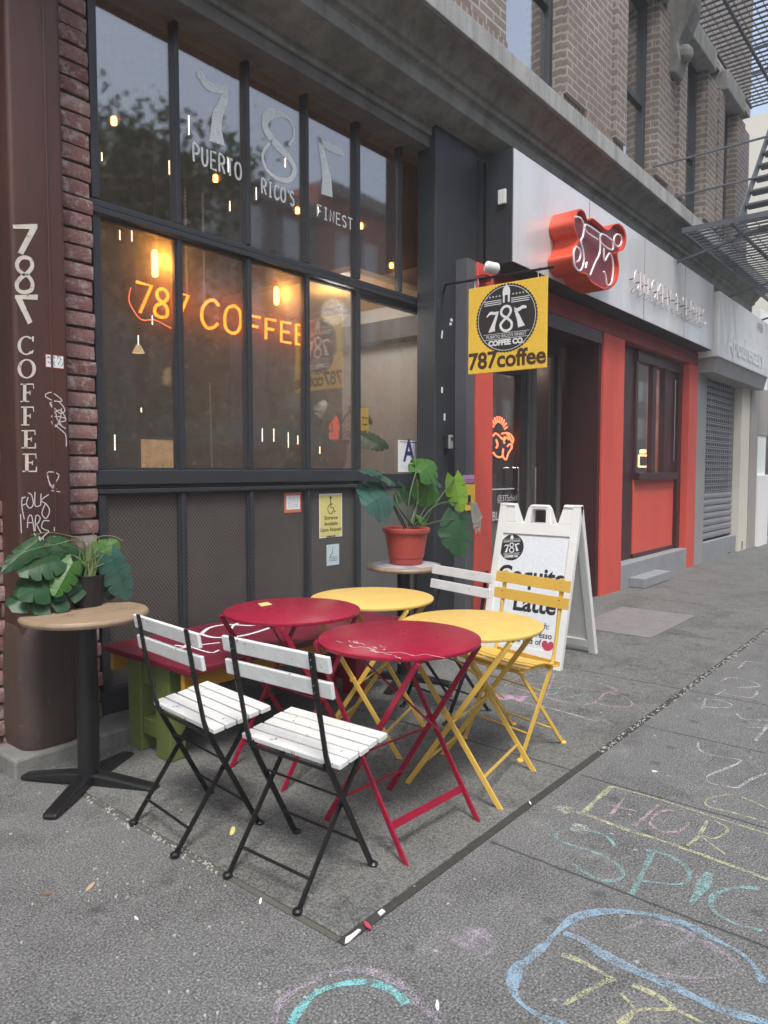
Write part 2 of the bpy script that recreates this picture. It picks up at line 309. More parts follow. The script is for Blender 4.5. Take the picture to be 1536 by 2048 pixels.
# ------------------------------------------------------------------ mesh builder
class MB:
    def __init__(s): s.v=[]; s.f=[]; s.t=[]; s.tone=0
    def add(s,vs,fs):
        n=len(s.v); s.v+= [Vector(p) for p in vs]; s.f+=[tuple(i+n for i in f) for f in fs]; s.t+=[s.tone]*len(fs); return s
    def box(s,x0,x1,y0,y1,z0,z1,mat=None):
        vs=[(x,y,z) for z in(z0,z1) for y in(y0,y1) for x in(x0,x1)]
        if mat: vs=[mat@Vector(p) for p in vs]
        return s.add(vs,[(0,2,3,1),(4,5,7,6),(0,1,5,4),(1,3,7,5),(3,2,6,7),(2,0,4,6)])
    def obox(s,p0,p1,w,t,side):
        """bar from p0 to p1, width w along 'side', thickness t across it"""
        p0,p1=Vector(p0),Vector(p1); d=(p1-p0).normalized(); sd=Vector(side); sd=(sd-d*sd.dot(d)).normalized(); n=d.cross(sd)
        vs=[p+sd*(a*w/2)+n*(b*t/2) for p in(p0,p1) for a,b in((-1,-1),(1,-1),(1,1),(-1,1))]
        return s.add(vs,[(0,1,2,3),(7,6,5,4),(0,4,5,1),(1,5,6,2),(2,6,7,3),(3,7,4,0)])
    def prism(s,poly,fn,t0,t1):
        n=len(poly); a=[fn(u,v,t0) for u,v in poly]; b=[fn(u,v,t1) for u,v in poly]
        return s.add(a+b,[tuple(range(n))[::-1],tuple(range(n,2*n))]+[(i,(i+1)%n,n+(i+1)%n,n+i) for i in range(n)])
    def poly(s,pts): return s.add(pts,[tuple(range(len(pts)))])
    def tube(s,pts,r,seg=8,closed=False,caps=True):
        pts=[Vector(p) for p in pts]; n=len(pts); rs=r if isinstance(r,(list,tuple)) else [r]*n
        prev=None; rings=[]
        for i,p in enumerate(pts):
            a=pts[(i-1)%n] if (closed or i>0) else p; b=pts[(i+1)%n] if (closed or i<n-1) else p
            d=(b-a).normalized() if (b-a).length>1e-9 else Vector((0,0,1))
            if prev is None: q0=Vector((0,0,1)) if abs(d.z)<.9 else Vector((1,0,0)); u=(q0-d*q0.dot(d)).normalized()
            else: u=(prev-d*prev.dot(d)).normalized()
            prev=u; w_=d.cross(u)
            rings.append([p+(u*math.cos(2*PI*k/seg)+w_*math.sin(2*PI*k/seg))*rs[i] for k in range(seg)])
        vs=[p for rr in rings for p in rr]; fs=[]
        for i in range(n if closed else n-1):
            j=(i+1)%n
            for k in range(seg): fs.append((i*seg+k,i*seg+(k+1)%seg,j*seg+(k+1)%seg,j*seg+k))
        if caps and not closed: fs.append(tuple(range(seg))[::-1]); fs.append(tuple((n-1)*seg+k for k in range(seg)))
        return s.add(vs,fs)
    def lathe(s,prof,c=(0,0,0),seg=40,cap=True):
        c=Vector(c); vs=[]; fs=[]; n=len(prof)
        for r,z in prof:
            for k in range(seg): a=2*PI*k/seg; vs.append(c+Vector((r*math.cos(a),r*math.sin(a),z)))
        for i in range(n-1):
            for k in range(seg): fs.append((i*seg+k,i*seg+(k+1)%seg,(i+1)*seg+(k+1)%seg,(i+1)*seg+k))
        if cap: fs.append(tuple(range(seg))[::-1]); fs.append(tuple((n-1)*seg+k for k in range(seg)))
        return s.add(vs,fs)
    def ribbon(s,pts,w,nrm,lift=0,closed=False):
        pts=[Vector(p) for p in pts]; n=len(pts); ws=w if isinstance(w,(list,tuple)) else [w]*n; nrm=Vector(nrm).normalized(); L=[];Rr=[]
        for i,p in enumerate(pts):
            a=pts[(i-1)%n] if(closed or i>0) else p; b=pts[(i+1)%n] if(closed or i<n-1) else p
            d=(b-a); d=d.normalized() if d.length>1e-9 else Vector((1,0,0)); sd=nrm.cross(d).normalized()
            L.append(p+sd*ws[i]/2+nrm*lift); Rr.append(p-sd*ws[i]/2+nrm*lift)
        vs=L+Rr; fs=[(i,(i+1)%n,n+(i+1)%n,n+i)[::-1] for i in range(n if closed else n-1)]
        return s.add(vs,fs)
    def build(s,name,mat,parent=None,smooth=False,bevel=0,seg=2,world=True,sub=0):
        me=bpy.data.meshes.new(name); off=Vector((0,0,0))
        if parent and world: off=base_of(parent)
        me.from_pydata([v-off for v in s.v],[],s.f); me.materials.append(mat)
        if any(s.t):
            at=me.attributes.new('tone','FLOAT','FACE')
            for i,t in enumerate(s.t): at.data[i].value=t
        me.validate()
        if smooth:
            for p in me.polygons: p.use_smooth=True
            try: me.set_sharp_from_angle(angle=R(38))
            except Exception: pass
        o=bpy.data.objects.new(name,me); COL.objects.link(o)
        if parent: o.parent=parent
        if bevel:
            b=o.modifiers.new('bevel','BEVEL'); b.width=bevel; b.segments=seg; b.limit_method='ANGLE'; b.angle_limit=R(40)
        if sub:
            b=o.modifiers.new('sub','SUBSURF'); b.levels=sub; b.render_levels=sub
        return o
def base_of(o):
    p=Vector((0,0,0))
    while o: p=p+o.location; o=o.parent
    return p
def crv(pts,k=6,closed=False):
    """Catmull-Rom through 2D or 3D points"""
    P=[Vector(p) for p in pts]; n=len(P); out=[]
    for i in range(n if closed else n-1):
        p0=P[(i-1)%n] if(closed or i>0) else P[i]; p1=P[i]; p2=P[(i+1)%n]; p3=P[(i+2)%n] if(closed or i<n-2) else p2
        for j in range(k):
            t=j/k; out.append(.5*((2*p1)+(p2-p0)*t+(2*p0-5*p1+4*p2-p3)*t*t+(3*p1-p0-3*p2+p3)*t**3))
    if not closed: out.append(P[-1])
    return out
def tag(o,label=None,cat=None,group=None,kind=None):
    if label: o['label']=label
    if cat: o['category']=cat
    if group: o['group']=group
    if kind: o['kind']=kind
    return o
def thing(name,loc,label,cat,group=None,rz=0):
    o=bpy.data.objects.new(name,None); COL.objects.link(o); o.location=loc; o.rotation_euler=(0,0,rz); o.empty_display_size=.1
    return tag(o,label,cat,group)
def dup(root,loc,rz,label,group=None):
    def cp(o,par):
        c=o.copy(); COL.objects.link(c)
        if par: c.parent=par
        for ch in [x for x in bpy.data.objects if x.parent==o and x is not c]: cp(ch,c)
        return c
    c=cp(root,None); c.location=loc; c.rotation_euler=(0,0,rz); c['label']=label
    if group: c['group']=group
    return c
def text(body,size,fn,name=None,bold=0,sx=1,align='CENTER',shear=0,space=1.0,lift=0.0008,ext=0):
    """Blender's own font as a mesh, laid through fn(u,v,lift)"""
    c=bpy.data.curves.new('t','FONT'); c.body=body; c.size=size; c.align_x=align; c.offset=bold; c.shear=shear; c.space_character=space; c.resolution_u=3
    o=bpy.data.objects.new('t',c); COL.objects.link(o); dg=bpy.context.evaluated_depsgraph_get(); dg.update()
    me=o.evaluated_get(dg).to_mesh(); vs=[fn(v.co.x*sx,v.co.y,lift) for v in me.vertices]; fs=[tuple(p.vertices) for p in me.polygons]
    o.evaluated_get(dg).to_mesh_clear(); bpy.data.objects.remove(o); bpy.data.curves.remove(c)
    return vs,fs
FNT={'7':[[(0,1),(.75,1),(.3,0)]],'8':[[(.4,.52),(.12,.66),(.1,.88),(.36,1),(.62,.88),(.6,.66),(.36,.5),(.08,.34),(.06,.1),(.36,0),(.68,.1),(.66,.36),(.4,.52)]],
'C':[[(.7,.85),(.5,1),(.22,.9),(.04,.6),(.06,.25),(.28,0),(.55,.05),(.72,.22)]],'O':[[(.4,1),(.12,.85),(.02,.5),(.12,.12),(.4,0),(.66,.14),(.74,.5),(.64,.86),(.4,1)]],
'F':[[(.08,0),(.08,1),(.68,1)],[(.08,.52),(.55,.52)]],'E':[[(.68,1),(.08,1),(.08,0),(.7,0)],[(.08,.52),(.58,.52)]],'P':[[(.08,0),(.08,1),(.5,.98),(.66,.78),(.5,.52),(.08,.48)]],
'U':[[(.06,1),(.06,.3),(.2,.03),(.45,.03),(.62,.3),(.62,1)]],'R':[[(.08,0),(.08,1),(.5,.98),(.66,.78),(.5,.54),(.08,.5)],[(.35,.5),(.68,0)]],'T':[[(0,1),(.7,1)],[(.35,1),(.35,0)]],
'I':[[(.35,0),(.35,1)],[(.15,1),(.55,1)],[(.15,0),(.55,0)]],'S':[[(.62,.85),(.4,1),(.12,.88),(.12,.65),(.5,.45),(.62,.2),(.4,0),(.08,.12)]],'N':[[(.06,0),(.06,1),(.64,0),(.64,1)]],
'H':[[(.06,0),(.06,1)],[(.64,0),(.64,1)],[(.06,.5),(.64,.5)]],'K':[[(.08,0),(.08,1)],[(.62,1),(.1,.45)],[(.25,.58),(.66,0)]],"'":[[(.3,1),(.25,.78)]],' ':[], 'L':[[(.08,1),(.08,0),(.6,0)]],'i':[[(.3,0),(.3,1)]]}
ROUND='8COPURS'
def strokes(txt,adv=.95):
    out=[];x=0
    for ch in txt:
        for st in FNT[ch]:
            p=[(a+x,b) for a,b in st]
            out.append([tuple(v) for v in crv(p,4)] if ch in ROUND and len(p)>3 else p)
        x+=adv*(.5 if ch in "' I" and ch!='I' else 1)
    return out,x
def pxF(poly,y,sc=1,ox=0,oy=0): return [F(ox+a/sc,oy+b/sc,y) for a,b in poly]
def pxG(poly,z=.0,sc=1,ox=0,oy=0): return [G(ox+a/sc,oy+b/sc,z) for a,b in poly]

# ================================================================== SETTING
random.seed(5)
pv=MB().box(-30,70,-2.2,6,-.3,0); tag(pv.build('pavement',M['pave']),kind='structure')
tag(MB().box(-30,70,-13,-2.2,-.4,-.14).build('road',M['asphalt']),kind='structure')
tag(MB().box(-30,70,-20,-13,-.3,0).build('far_pavement',M['pave']),kind='structure')
tag(MB().add([(-80,-80,-.45),(110,-80,-.45),(110,80,-.45),(-80,80,-.45)],[(0,1,2,3)]).build('ground',M['asphalt']),kind='structure')
# paved slabs by the shop fronts (a few mm proud, tarred joint round them)
sl=MB().box(1.43,24,1.345,3.6,.001,.010)
tag(sl.build('paved_slab',M['slab'],bevel=.004),kind='structure')
jt=MB().box(1.412,24,1.316,1.345,-.002,.004); tag(jt.build('slab_joint',M['joint']),kind='structure')
M['dirt']=mat_stone('joint_dirt',(.07,.065,.055),(.16,.15,.13),False)
tag(MB().box(1.410,1.43,1.345,3.13,-.002,.0035).build('joint_dirt',M['dirt']),kind='structure')
# broken white mortar along the joint
def flecks(pts,n,rad,seed,zz=.0105,wd=.02):
    rnd=random.Random(seed); mb=MB()
    for i in range(n):
        t=rnd.random(); k=t*(len(pts)-1); a=int(k); b=min(a+1,len(pts)-1); p=Vector(pts[a]).lerp(Vector(pts[b]),k-a)
        x=p.x+rnd.gauss(0,wd); y=p.y+rnd.gauss(0,wd); r=rad*rnd.uniform(.3,1.2); m_=rnd.randint(5,7); a0=rnd.random()*6
        e=rnd.uniform(.4,1); ang=rnd.random()*3
        poly=[(r*math.cos(a0+2*PI*j/m_)*rnd.uniform(.6,1.1),e*r*math.sin(a0+2*PI*j/m_)*rnd.uniform(.6,1.1)) for j in range(m_)]
        c,s_=math.cos(ang),math.sin(ang)
        mb.prism(poly,lambda u,v,t:(x+u*c-v*s_,y+u*s_+v*c,t),zz-.003,zz+.0025)
    return mb
M['chip']=plain('mortar_chip',(.40,.40,.375),.9)
tag(flecks([(1.415,2.75,0),(1.415,1.9,0)],90,.007,1,.003,.012).build('mortar_crumbs',M['chip']),kind='stuff',label='pale mortar crumbs along the left joint of the slab',cat='rubble')
tag(flecks([(3.2,1.328,0),(9,1.328,0)],520,.008,2,.004,.010).build('mortar_crumbs',M['chip']),kind='stuff',label='pale mortar crumbs along the far stretch of the long joint',cat='rubble')
c0=MB()
for pl_ in ([(1.415,1.318),(1.43,1.314),(1.46,1.318),(1.488,1.322),(1.485,1.331),(1.455,1.330),(1.435,1.333)],[(1.575,1.322),(1.60,1.324),(1.602,1.34),(1.58,1.338)]): c0.prism(pl_,lambda u,v,t:(u,v,t),.003,.0085)
tag(c0.build('mortar_patch',M['paper'],bevel=.001),'white painted mortar patch at the near corner of the slab','mortar')
M['grit']=plain('light_grit',(.42,.42,.40),.9)
tag(flecks([(.7,2.6,0),(1.1,1.9,0),(1.2,1.2,0),(1.0,.8,0)],150,.005,8,.001,.28).build('pavement_grit',M['grit']),kind='stuff',label='small pale crumbs scattered over the near pavement',cat='grit')
# step of stone under the coffee shop front
cb=MB().box(1.30,4.75,3.13,3.5,-.05,.085); o=cb.build('stone_step',M['curb'],bevel=.012); 
tag(o,'low rough stone step under the column and coffee shop window','step')
ob=MB().box(-3,1.30,3.25,3.6,-.05,.03); tag(ob.build('pavement_edge',M['curb'],bevel=.01),kind='structure')

# ================================================================== BRICK BUILDING (with its shop fronts)
BLD=thing('brick_building',(3,3.4,0),'old brown brick building with stone cornice above the coffee and chicken shop fronts','building')
GL=3.40
# --- upper brick wall with window openings
ZW0,ZW1=4.40,12.0
WX=[(5.28,6.27),(7.73,8.63),(9.70,10.53),(11.40,12.05)]
ZT=6.75
def wallpiece(mb,x0,x1,z0,z1,y0=3.1,y1=3.5): mb.box(x0,x1,y0,y1,z0,z1)
wm=MB(); xs=[-3]+[v for a in WX for v in a]+[13.0]
for i in range(0,len(xs),2):
    wallpiece(wm,xs[i],xs[i+1],ZW0+.38,ZT)
wallpiece(wm,-3,13.0,ZT+.28,ZW1)
bw=wm.build('brick_wall',M['brickwall'],BLD)
sm_=MB()
for i in range(0,len(xs),2): wallpiece(sm_,xs[i],xs[i+1],ZW0,ZW0+.38,3.085,3.5)
sm_.build('soldier_course',M['soldier'],BLD)
# proud brick strips either side of the windows
for i,(a,b) in enumerate(WX):
    MB().box(b+.02,b+.47,3.05,3.099,ZW0+.385,ZT-.02).build('brick_strip',M['brickwall'],BLD)
    if i: MB().box(a-.30,a-.02,3.05,3.099,ZW0+.385,ZT-.02).build('brick_strip',M['brickwall'],BLD)
for a,b in WX:
    MB().box(a-.16,b+.16,2.98,3.5,ZT,ZT+.28).build('window_lintel',M['sillstone'],BLD,bevel=.02)
    fr=MB(); fr.box(a,a+.07,3.19,3.28,ZW0+.02,ZT).box(b-.07,b,3.19,3.28,ZW0+.02,ZT).box(a+.07,b-.07,3.19,3.28,ZT-.08,ZT).box(a+.07,b-.07,3.20,3.27,5.55,5.62).box(a+.07,b-.07,3.19,3.28,ZW0+.02,ZW0+.10)
    f=fr.build('upper_window',M['pier'],BLD,bevel=.005)
    MB().box(a+.07,b-.07,3.235,3.241,ZW0+.1,5.55).build('pane',M['glasssky'],f); MB().box(a+.07,b-.07,3.235,3.241,5.62,ZT-.08).build('pane',M['glasssky'],f)
    MB().box(a+.03,b-.03,3.45,3.49,ZW0,ZT).build('dark_room',M['dark'],BLD)
# carved bracket between second and third window
br=MB()
bx=9.0
br.prism([(3.1,6.1),(2.98,6.05),(2.93,6.2),(2.96,6.4),(2.86,6.55),(2.78,6.75),(2.78,6.95),(3.1,6.95)],lambda u,v,t:(t,u,v),bx,bx+.28)
br.lathe([(.05,0),(.10,.04),(.11,.12),(.07,.18),(.02,.2)],(bx+.14,2.93,6.2),16)
br.build('carved_bracket',M['cornice'],BLD,bevel=.02)
# --- cornice
prof=[(3.5,3.78),(3.2,3.78),(3.2,3.84),(3.10,3.86),(3.03,3.90),(3.0,3.92),(3.0,4.00),(2.985,4.02),(2.96,4.03),(2.955,4.07),(2.93,4.08),(2.90,4.12),(2.86,4.16),(2.80,4.185),(2.77,4.19),(2.77,4.205)]
cm=MB(); cm.prism(prof+[(3.5,4.205)],lambda u,v,t:(t,u,v),-4,13.05)
cm.build('cornice',M['cornice'],BLD,smooth=False,bevel=.004)
MB().prism([(3.5,4.208),(2.74,4.208),(2.74,4.355),(2.76,4.37),(3.08,4.398),(3.5,4.398)],lambda u,v,t:(t,u,v),-4,13.06).build('sill_course',M['sillstone'],BLD,bevel=.006)
MB().box(-4,12.6,3.22,3.5,3.70,3.775).build('steel_lintel',M['lintel'],BLD)
# --- left pilaster of painted iron
PY=3.19
pl=MB()
X0,X1=1.375,1.612
cx=(X0+X1)/2
def rr(x0,x1,y0,y1,r,k=5):
    pts=[]
    for (cx_,cy_,a0) in ((x1-r,y0+r,-90),(x1-r,y1-r,0),(x0+r,y1-r,90),(x0+r,y0+r,180)):
        for j in range(k+1): a=R(a0+90*j/k); pts.append((cx_+r*math.cos(a),cy_+r*math.sin(a)))
    return pts
pl.prism(rr(X0,X1,PY,3.6,.022),lambda u,v,t:(u,v,t),.60,3.79)
pil=pl.build('iron_pilaster',M['iron'],BLD,smooth=True)
# shallow groove running up the right of it
MB().box(1.530,1.539,PY-.006,PY+.004,.62,3.78).build('moulding',M['iron'],pil,bevel=.003)
bs=MB(); prb=[]
vs=[];lev=[(.086,.0),(.12,.010),(.2,.012),(.45,.010),(.58,.006),(.64,-.004)]
for z,e in lev: vs.append([(u,v,z) for u,v in rr(X0-.005-e,X1+.018+e,PY-.03-e,3.55,.085,8)])
n=len(vs[0]); bs.add([p for r_ in vs for p in r_],[(i*n+k,i*n+(k+1)%n,(i+1)*n+(k+1)%n,(i+1)*n+k) for i in range(len(lev)-1) for k in range(n)]+[tuple((len(lev)-1)*n+k for k in range(n))])
bs.build('pilaster_base',M['ironbase'],pil,smooth=True)
# lettering painted down the pilaster
def onP(poly): return [F(a,b,PY-.0015) for a,b in poly]
NF=(0,-1,0)
lt=MB()
def z5(p): return [(a/2.925,430+b/2.925) for a,b in p]
def rib(mb,p,w,y=PY-.0015,k=5,curve=True,nrm=NF):
    P=[F(a,b,y) for a,b in p]; P=crv(P,k) if curve else P
    if isinstance(w,(list,tuple)):
        n_=len(P); w=[w[min(int(i/(n_-1)*(len(w)-1)),len(w)-2)]*(1-(i/(n_-1)*(len(w)-1)-min(int(i/(n_-1)*(len(w)-1)),len(w)-2)))+w[min(int(i/(n_-1)*(len(w)-1)),len(w)-2)+1]*(i/(n_-1)*(len(w)-1)-min(int(i/(n_-1)*(len(w)-1)),len(w)-2)) for i in range(n_)]
    mb.ribbon(P,w,nrm)
lt.poly(onP(z5([(75,57),(218,52),(220,75),(135,232),(103,222),(175,82),(77,80)]))[::-1])
rib(lt,z5([(145,350),(108,320),(100,285),(118,255),(150,248),(180,262),(188,300),(165,335),(120,370),(98,405),(108,440),(145,452),(182,438),(190,400),(172,365),(145,345)]),.0165)
lt.poly(onP(z5([(88,468),(222,465),(220,497),(130,492),(190,625),(165,640),(88,485)]))[::-1])
def serif(mb,ch,x0,x1,y0,y1):
    W=x1-x0;H=y1-y0
    def q_(pts): mb.poly([F(x0+a*W,y0+b*H,PY-.0015) for a,b in pts][::-1])
    if ch in 'CO':
        a0,a1=(50,318) if ch=='C' else (0,360); n_=28; o_=[];i_=[]
        for j in range(n_+1):
            a=R(a0+(a1-a0)*j/n_); c,s=math.cos(a),math.sin(a); o_.append((.5+.5*c,.5-.5*s)); k_=.70 if abs(c)>.3 else .84; ww=.68 if ch=='O' else .70
            i_.append((.5+.5*c*(.42+.2),.5-.5*s*.86))
        for j in range(n_): q_([o_[j],o_[j+1],i_[j+1],i_[j]])
        if ch=='C': q_([(.84,.02),(.93,.02),(.93,.30),(.86,.30),(.80,.12)]); q_([(.86,.74),(.94,.74),(.84,.96),(.78,.9)])
    else:
        q_([(.18,0),(.42,0),(.42,1),(.18,1)]); q_([(0,0),(.95,0),(.95,.07),(0,.07)]); q_([(.88,.07),(.95,.07),(.98,.28),(.92,.28)])
        q_([(.42,.45),(.68,.45),(.68,.53),(.42,.53)]); q_([(.65,.38),(.72,.38),(.72,.62),(.65,.62)])
        if ch=='E': q_([(0,.93),(1,.93),(1,1),(0,1)]); q_([(.93,.72),(1,.70),(1,.93),(.90,.93)])
        else: q_([(0,.94),(.62,.94),(.62,1),(0,1)])
for ch,a,b,c_,d in (('C',35,70,672,710),('O',35,72,718,757),('F',41,69,767,804),('F',42,69,813,851),('E',43,72,860,897),('E',45,74,907,944)): serif(lt,ch,a,b,c_,d)
lt.build('painted_lettering',M['lettering'],pil)
gf=MB(); GW=.0042
for gi,p in enumerate(([(265,1050),(300,1038),(350,1070),(360,1090),(310,1085),(270,1065),(265,1050)],[(290,1100),(340,1090),(380,1140),(350,1160),(290,1100),(330,1170),(300,1180),(350,1140),(385,1200),(340,1215),(385,1250)],
          [(300,1210),(360,1260),(385,1290),(388,1355)],[(360,1130),(350,1200),(320,1240),(300,1205)],[(385,1190),(330,1180),(365,1240)],
          [(275,1508),(300,1590),(345,1520),(275,1508),(310,1600),(325,1520)],[(330,1600),(322,1635)],[(300,1612),(352,1620)],
          [(125,1655),(150,1650),(128,1665),(130,1720),(142,1780)],[(128,1700),(150,1690)],[(165,1650),(155,1690),(175,1715),(195,1690),(185,1640),(165,1625)],[(205,1620),(205,1700),(235,1700)],[(240,1630),(238,1700)],[(285,1635),(240,1670),(270,1690),(290,1730),(270,1775),(245,1745),(265,1690)],
          [(120,1750),(125,1860)],[(160,1830),(165,1770),(185,1760),(200,1850)],[(165,1800),(195,1800)],[(205,1850),(210,1760),(235,1770),(225,1800),(215,1810),(240,1860)],[(290,1790),(255,1790),(245,1830),(285,1850),(265,1870),(235,1900)],[(200,1860),(212,1890)],[(225,1880),(240,1920),(232,1880)],[(250,1880),(262,1930),(280,1900),(285,1930),(300,1890)],
          [(315,1880),(300,1920),(312,1960),(335,1960),(345,1920),(325,1885),(315,1880)],[(318,1825),(318,1850)],[(322,1915),(326,1945)])):
    rib(gf,z5(p),GW,k=4)
    if gi in(4,7): gf.build('graffiti_tag',M['graf'],pil); gf=MB()
gf.build('graffiti_tag',M['graf'],pil)
# --- brick jamb right of the pilaster (individual bricks, on a mortar core)
MB().box(1.60,1.79,3.35,3.6,.086,3.79).box(-3,1.40,3.40,3.6,.03,3.79).build('mortar_core',M['mortar'],BLD)
def bricks(mb,x0,x1,y,z0,z1,seed,h=.0765,wmin=.18,wmax=.24,single=False,dep=.06):
    rnd=random.Random(seed); z=z0
    while z<z1:
        x=x0 if single else x0-rnd.random()*.15
        while x<x1-.01:
            w_=(x1-x0) if single else rnd.choice((.2,.2,.1))
            a=x+.004; b=min(x+w_-.010,x1) if not single else x1+rnd.uniform(-.010,.008); hh=h-.013+rnd.uniform(-.002,.002); yy=y+rnd.uniform(-.007,.006)
            mb.tone=rnd.uniform(.05,1); tl=rnd.uniform(-.003,.003); nx=5; nz=3
            # front face grid with worn edges
            gv=[];
            for j in range(nz+1):
                for i in range(nx+1):
                    u=i/nx;v=j/nz; px=a+(b-a)*u; pz=z+hh*v+tl*(u-.5)
                    e=min(u,1-u)*(b-a); f_=min(v,1-v)*hh; rd=.004*math.exp(-e/.003)+.004*math.exp(-f_/.003)
                    nz_=mnoise.noise(Vector((px*22+seed,pz*22,z*3)))*.005
                    gv.append((px,yy+rd+nz_,pz))
            fs=[(j*(nx+1)+i,j*(nx+1)+i+1,(j+1)*(nx+1)+i+1,(j+1)*(nx+1)+i) for j in range(nz) for i in range(nx)]
            k=len(gv); per=[i for i in range(nx+1)]+[j*(nx+1)+nx for j in range(1,nz+1)]+[nz*(nx+1)+i for i in range(nx-1,-1,-1)]+[j*(nx+1) for j in range(nz-1,0,-1)]
            gv+=[(gv[i][0],yy+dep,gv[i][2]) for i in per]; m_=len(per)
            fs+=[(per[i],k+i,k+(i+1)%m_,per[(i+1)%m_]) for i in range(m_)]
            mb.add(gv,fs); x+=w_
            if single: break
        z+=h
b1=MB(); bricks(b1,1.635,1.815,3.33,.10,3.78,3,single=True); b1.build('brick_jamb',M['brick'],BLD,smooth=True)
b2=MB(); bricks(b2,.3,1.385,3.36,.05,3.78,7); b2.build('brick_pier',M['brick'],BLD,smooth=True)

# --- coffee shop window: steel frame, upper and lower lights, kick panels
WB=[1.85]+[1.89+.478*i for i in range(1,6)]+[4.76]   # mullion centres
MX=[1.86,2.333,2.814,3.294,3.78,4.26,4.74]
Z_T,Z_R,Z_S=3.765,2.61,1.29
wf=MB(); mw=.028
yF0,yF1=3.365,3.43
for i,x in enumerate(MX):
    wd=.014 if i not in(0,4,6) else .021
    z0=.15
    if i==5: wf.box(x-.011,x+.011,yF0+.005,yF1,Z_R+.04,Z_T)
    elif i==6: pass
    else:
        wf.box(x-wd,x+wd,yF0+.004,yF1,Z_R+.04,Z_T); wf.box(x-wd,x+wd,yF0+.004,yF1,Z_S+.035,Z_R-.04); wf.box(x-wd,x+wd,yF0+.004,yF1,.21,1.205)
wf.box(1.80,4.85,yF0-.01,yF1,Z_R-.034,Z_R-.004).box(1.80,4.85,yF0,yF1,Z_R-.001,Z_R+.032)
wf.box(1.80,3.806,yF0-.012,yF1,Z_S-.04,Z_S+.035).box(1.80,3.806,yF0+.006,yF1,1.232,1.247).box(1.80,3.806,yF0-.004,yF1,1.205,1.229)
wf.box(1.80,3.806,yF0,yF1,.086,.21)
wf.box(1.80,4.85,yF0,yF1,Z_T,Z_T+.03)
SW=wf.build('steel_window_frame',M['frame'],BLD,bevel=.004)
# thin beads beside the mullions
bd=MB()
for i in range(4):
    a,b=MX[i]+.014,MX[i+1]-.014
    for (z0,z1) in ((Z_S+.035,Z_R-.04),(.21,1.205)):
        bd.box(a,a+.009,yF0+.016,yF1-.01,z0,z1).box(b-.012,b,yF0+.016,yF1-.01,z0,z1).box(a+.012,b-.009,yF0+.016,yF1-.01,z0,z0+.012).box(a+.012,b-.009,yF0+.016,yF1-.01,z1-.012,z1)
bd.build('glazing_bead',M['frame'],SW)
for i in range(6):
    a,b=MX[i]+.012,MX[i+1]-.012
    MB().box(a,b,GL,GL+.006,Z_R+.04,Z_T).build('upper_pane',M['glassup'],SW)
    if i<4:
        MB().box(a+.012,b-.012,GL,GL+.006,Z_S+.047,Z_R-.052).build('pane',M['glass'],SW)
        MB().box(a+.012,b-.012,GL,GL+.006,.222,1.193).build('kick_panel',M['wirepanel'],SW)
# painted 787 / PUERTO RICO'S FINEST on the glass
gp=MB(); YG=GL-.0015
def z7(p): return [(340+a/2.743,100+b/2.743) for a,b in p]
def pol(mb,p,y): mb.poly([F(a,b,y) for a,b in p][::-1])
def strip(mb,L_,R_,y):
    a=[F(*p,y) for p in z7(L_)]; b=[F(*p,y) for p in z7(R_)]; a=crv(a,4); b=crv(b,4)
    for i in range(len(a)-1): mb.add([a[i],a[i+1],b[i+1],b[i]],[(0,1,2,3)])
strip(gp,[(145,118),(172,112),(205,160),(255,195),(318,185)],[(150,150),(160,158),(200,212),(250,235),(318,240)],YG)
strip(gp,[(288,235),(262,290),(235,345),(225,420),(214,497)],[(318,230),(314,300),(292,355),(284,430),(302,528)],YG)
rib(gp,z7([(652,523),(678,480),(676,420),(645,370),(590,345),(535,360),(522,410),(545,470),(600,535),(660,600),(684,660),(655,712),(590,705),(530,655),(508,585),(528,530),(568,490)]),[.015,.014,.012,.02,.05,.06,.05,.05,.055,.04,.035,.03,.025,.02,.02,.02,.01],YG)
strip(gp,[(812,465),(850,500),(900,522),(945,548)],[(815,500),(850,535),(900,565),(955,580)],YG)
strip(gp,[(812,480),(820,560),(832,640),(835,710),(830,790)],[(830,480),(850,560),(868,640),(884,700),(892,808)],YG)
def wtext(mb,t,p0,p1,h,w_,y,wd,sl=0):
    """stroke lettering between two photo points on plane y"""
    a,b=F(*p0,y),F(*p1,y); st_,W=strokes(t); U=(b-a)/W; V=Vector((sl,0,1))*h
    for s_ in st_: mb.ribbon([a+U*u+V*v for u,v in s_],wd,NF)
wtext(gp,'PUERTO',(386,322),(486,362),.095,0,YG,.013)
wtext(gp,"RICO'S",(523,386),(592,414),.085,0,YG,.012)
wtext(gp,"FINEST",(634,432),(708,462),.075,0,YG,.010)
gp.build('painted_lettering',M['glasspaint'],SW)
# --- shop door bay
dj=MB(); dj.box(4.64,4.80,3.36,3.46,.086,Z_R-.041).box(4.60,4.64,3.38,3.46,.086,Z_R-.06).box(4.72,4.80,3.33,3.36,.086,Z_R-.05)
dj.box(3.806,4.60,3.385,3.45,1.20,1.30).box(3.806,4.60,3.385,3.45,.086,.2).box(3.806,4.60,3.385,3.45,Z_R-.075,Z_R-.045)
DJ=dj.build('door_frame',M['frame'],BLD,bevel=.004)
MB().box(3.81,4.60,3.41,3.416,1.30,Z_R-.075).build('pane',M['glassdoor'],DJ)
MB().box(3.81,4.60,3.40,3.43,.2,1.20).build('lower_panel',M['greypanel'],DJ)
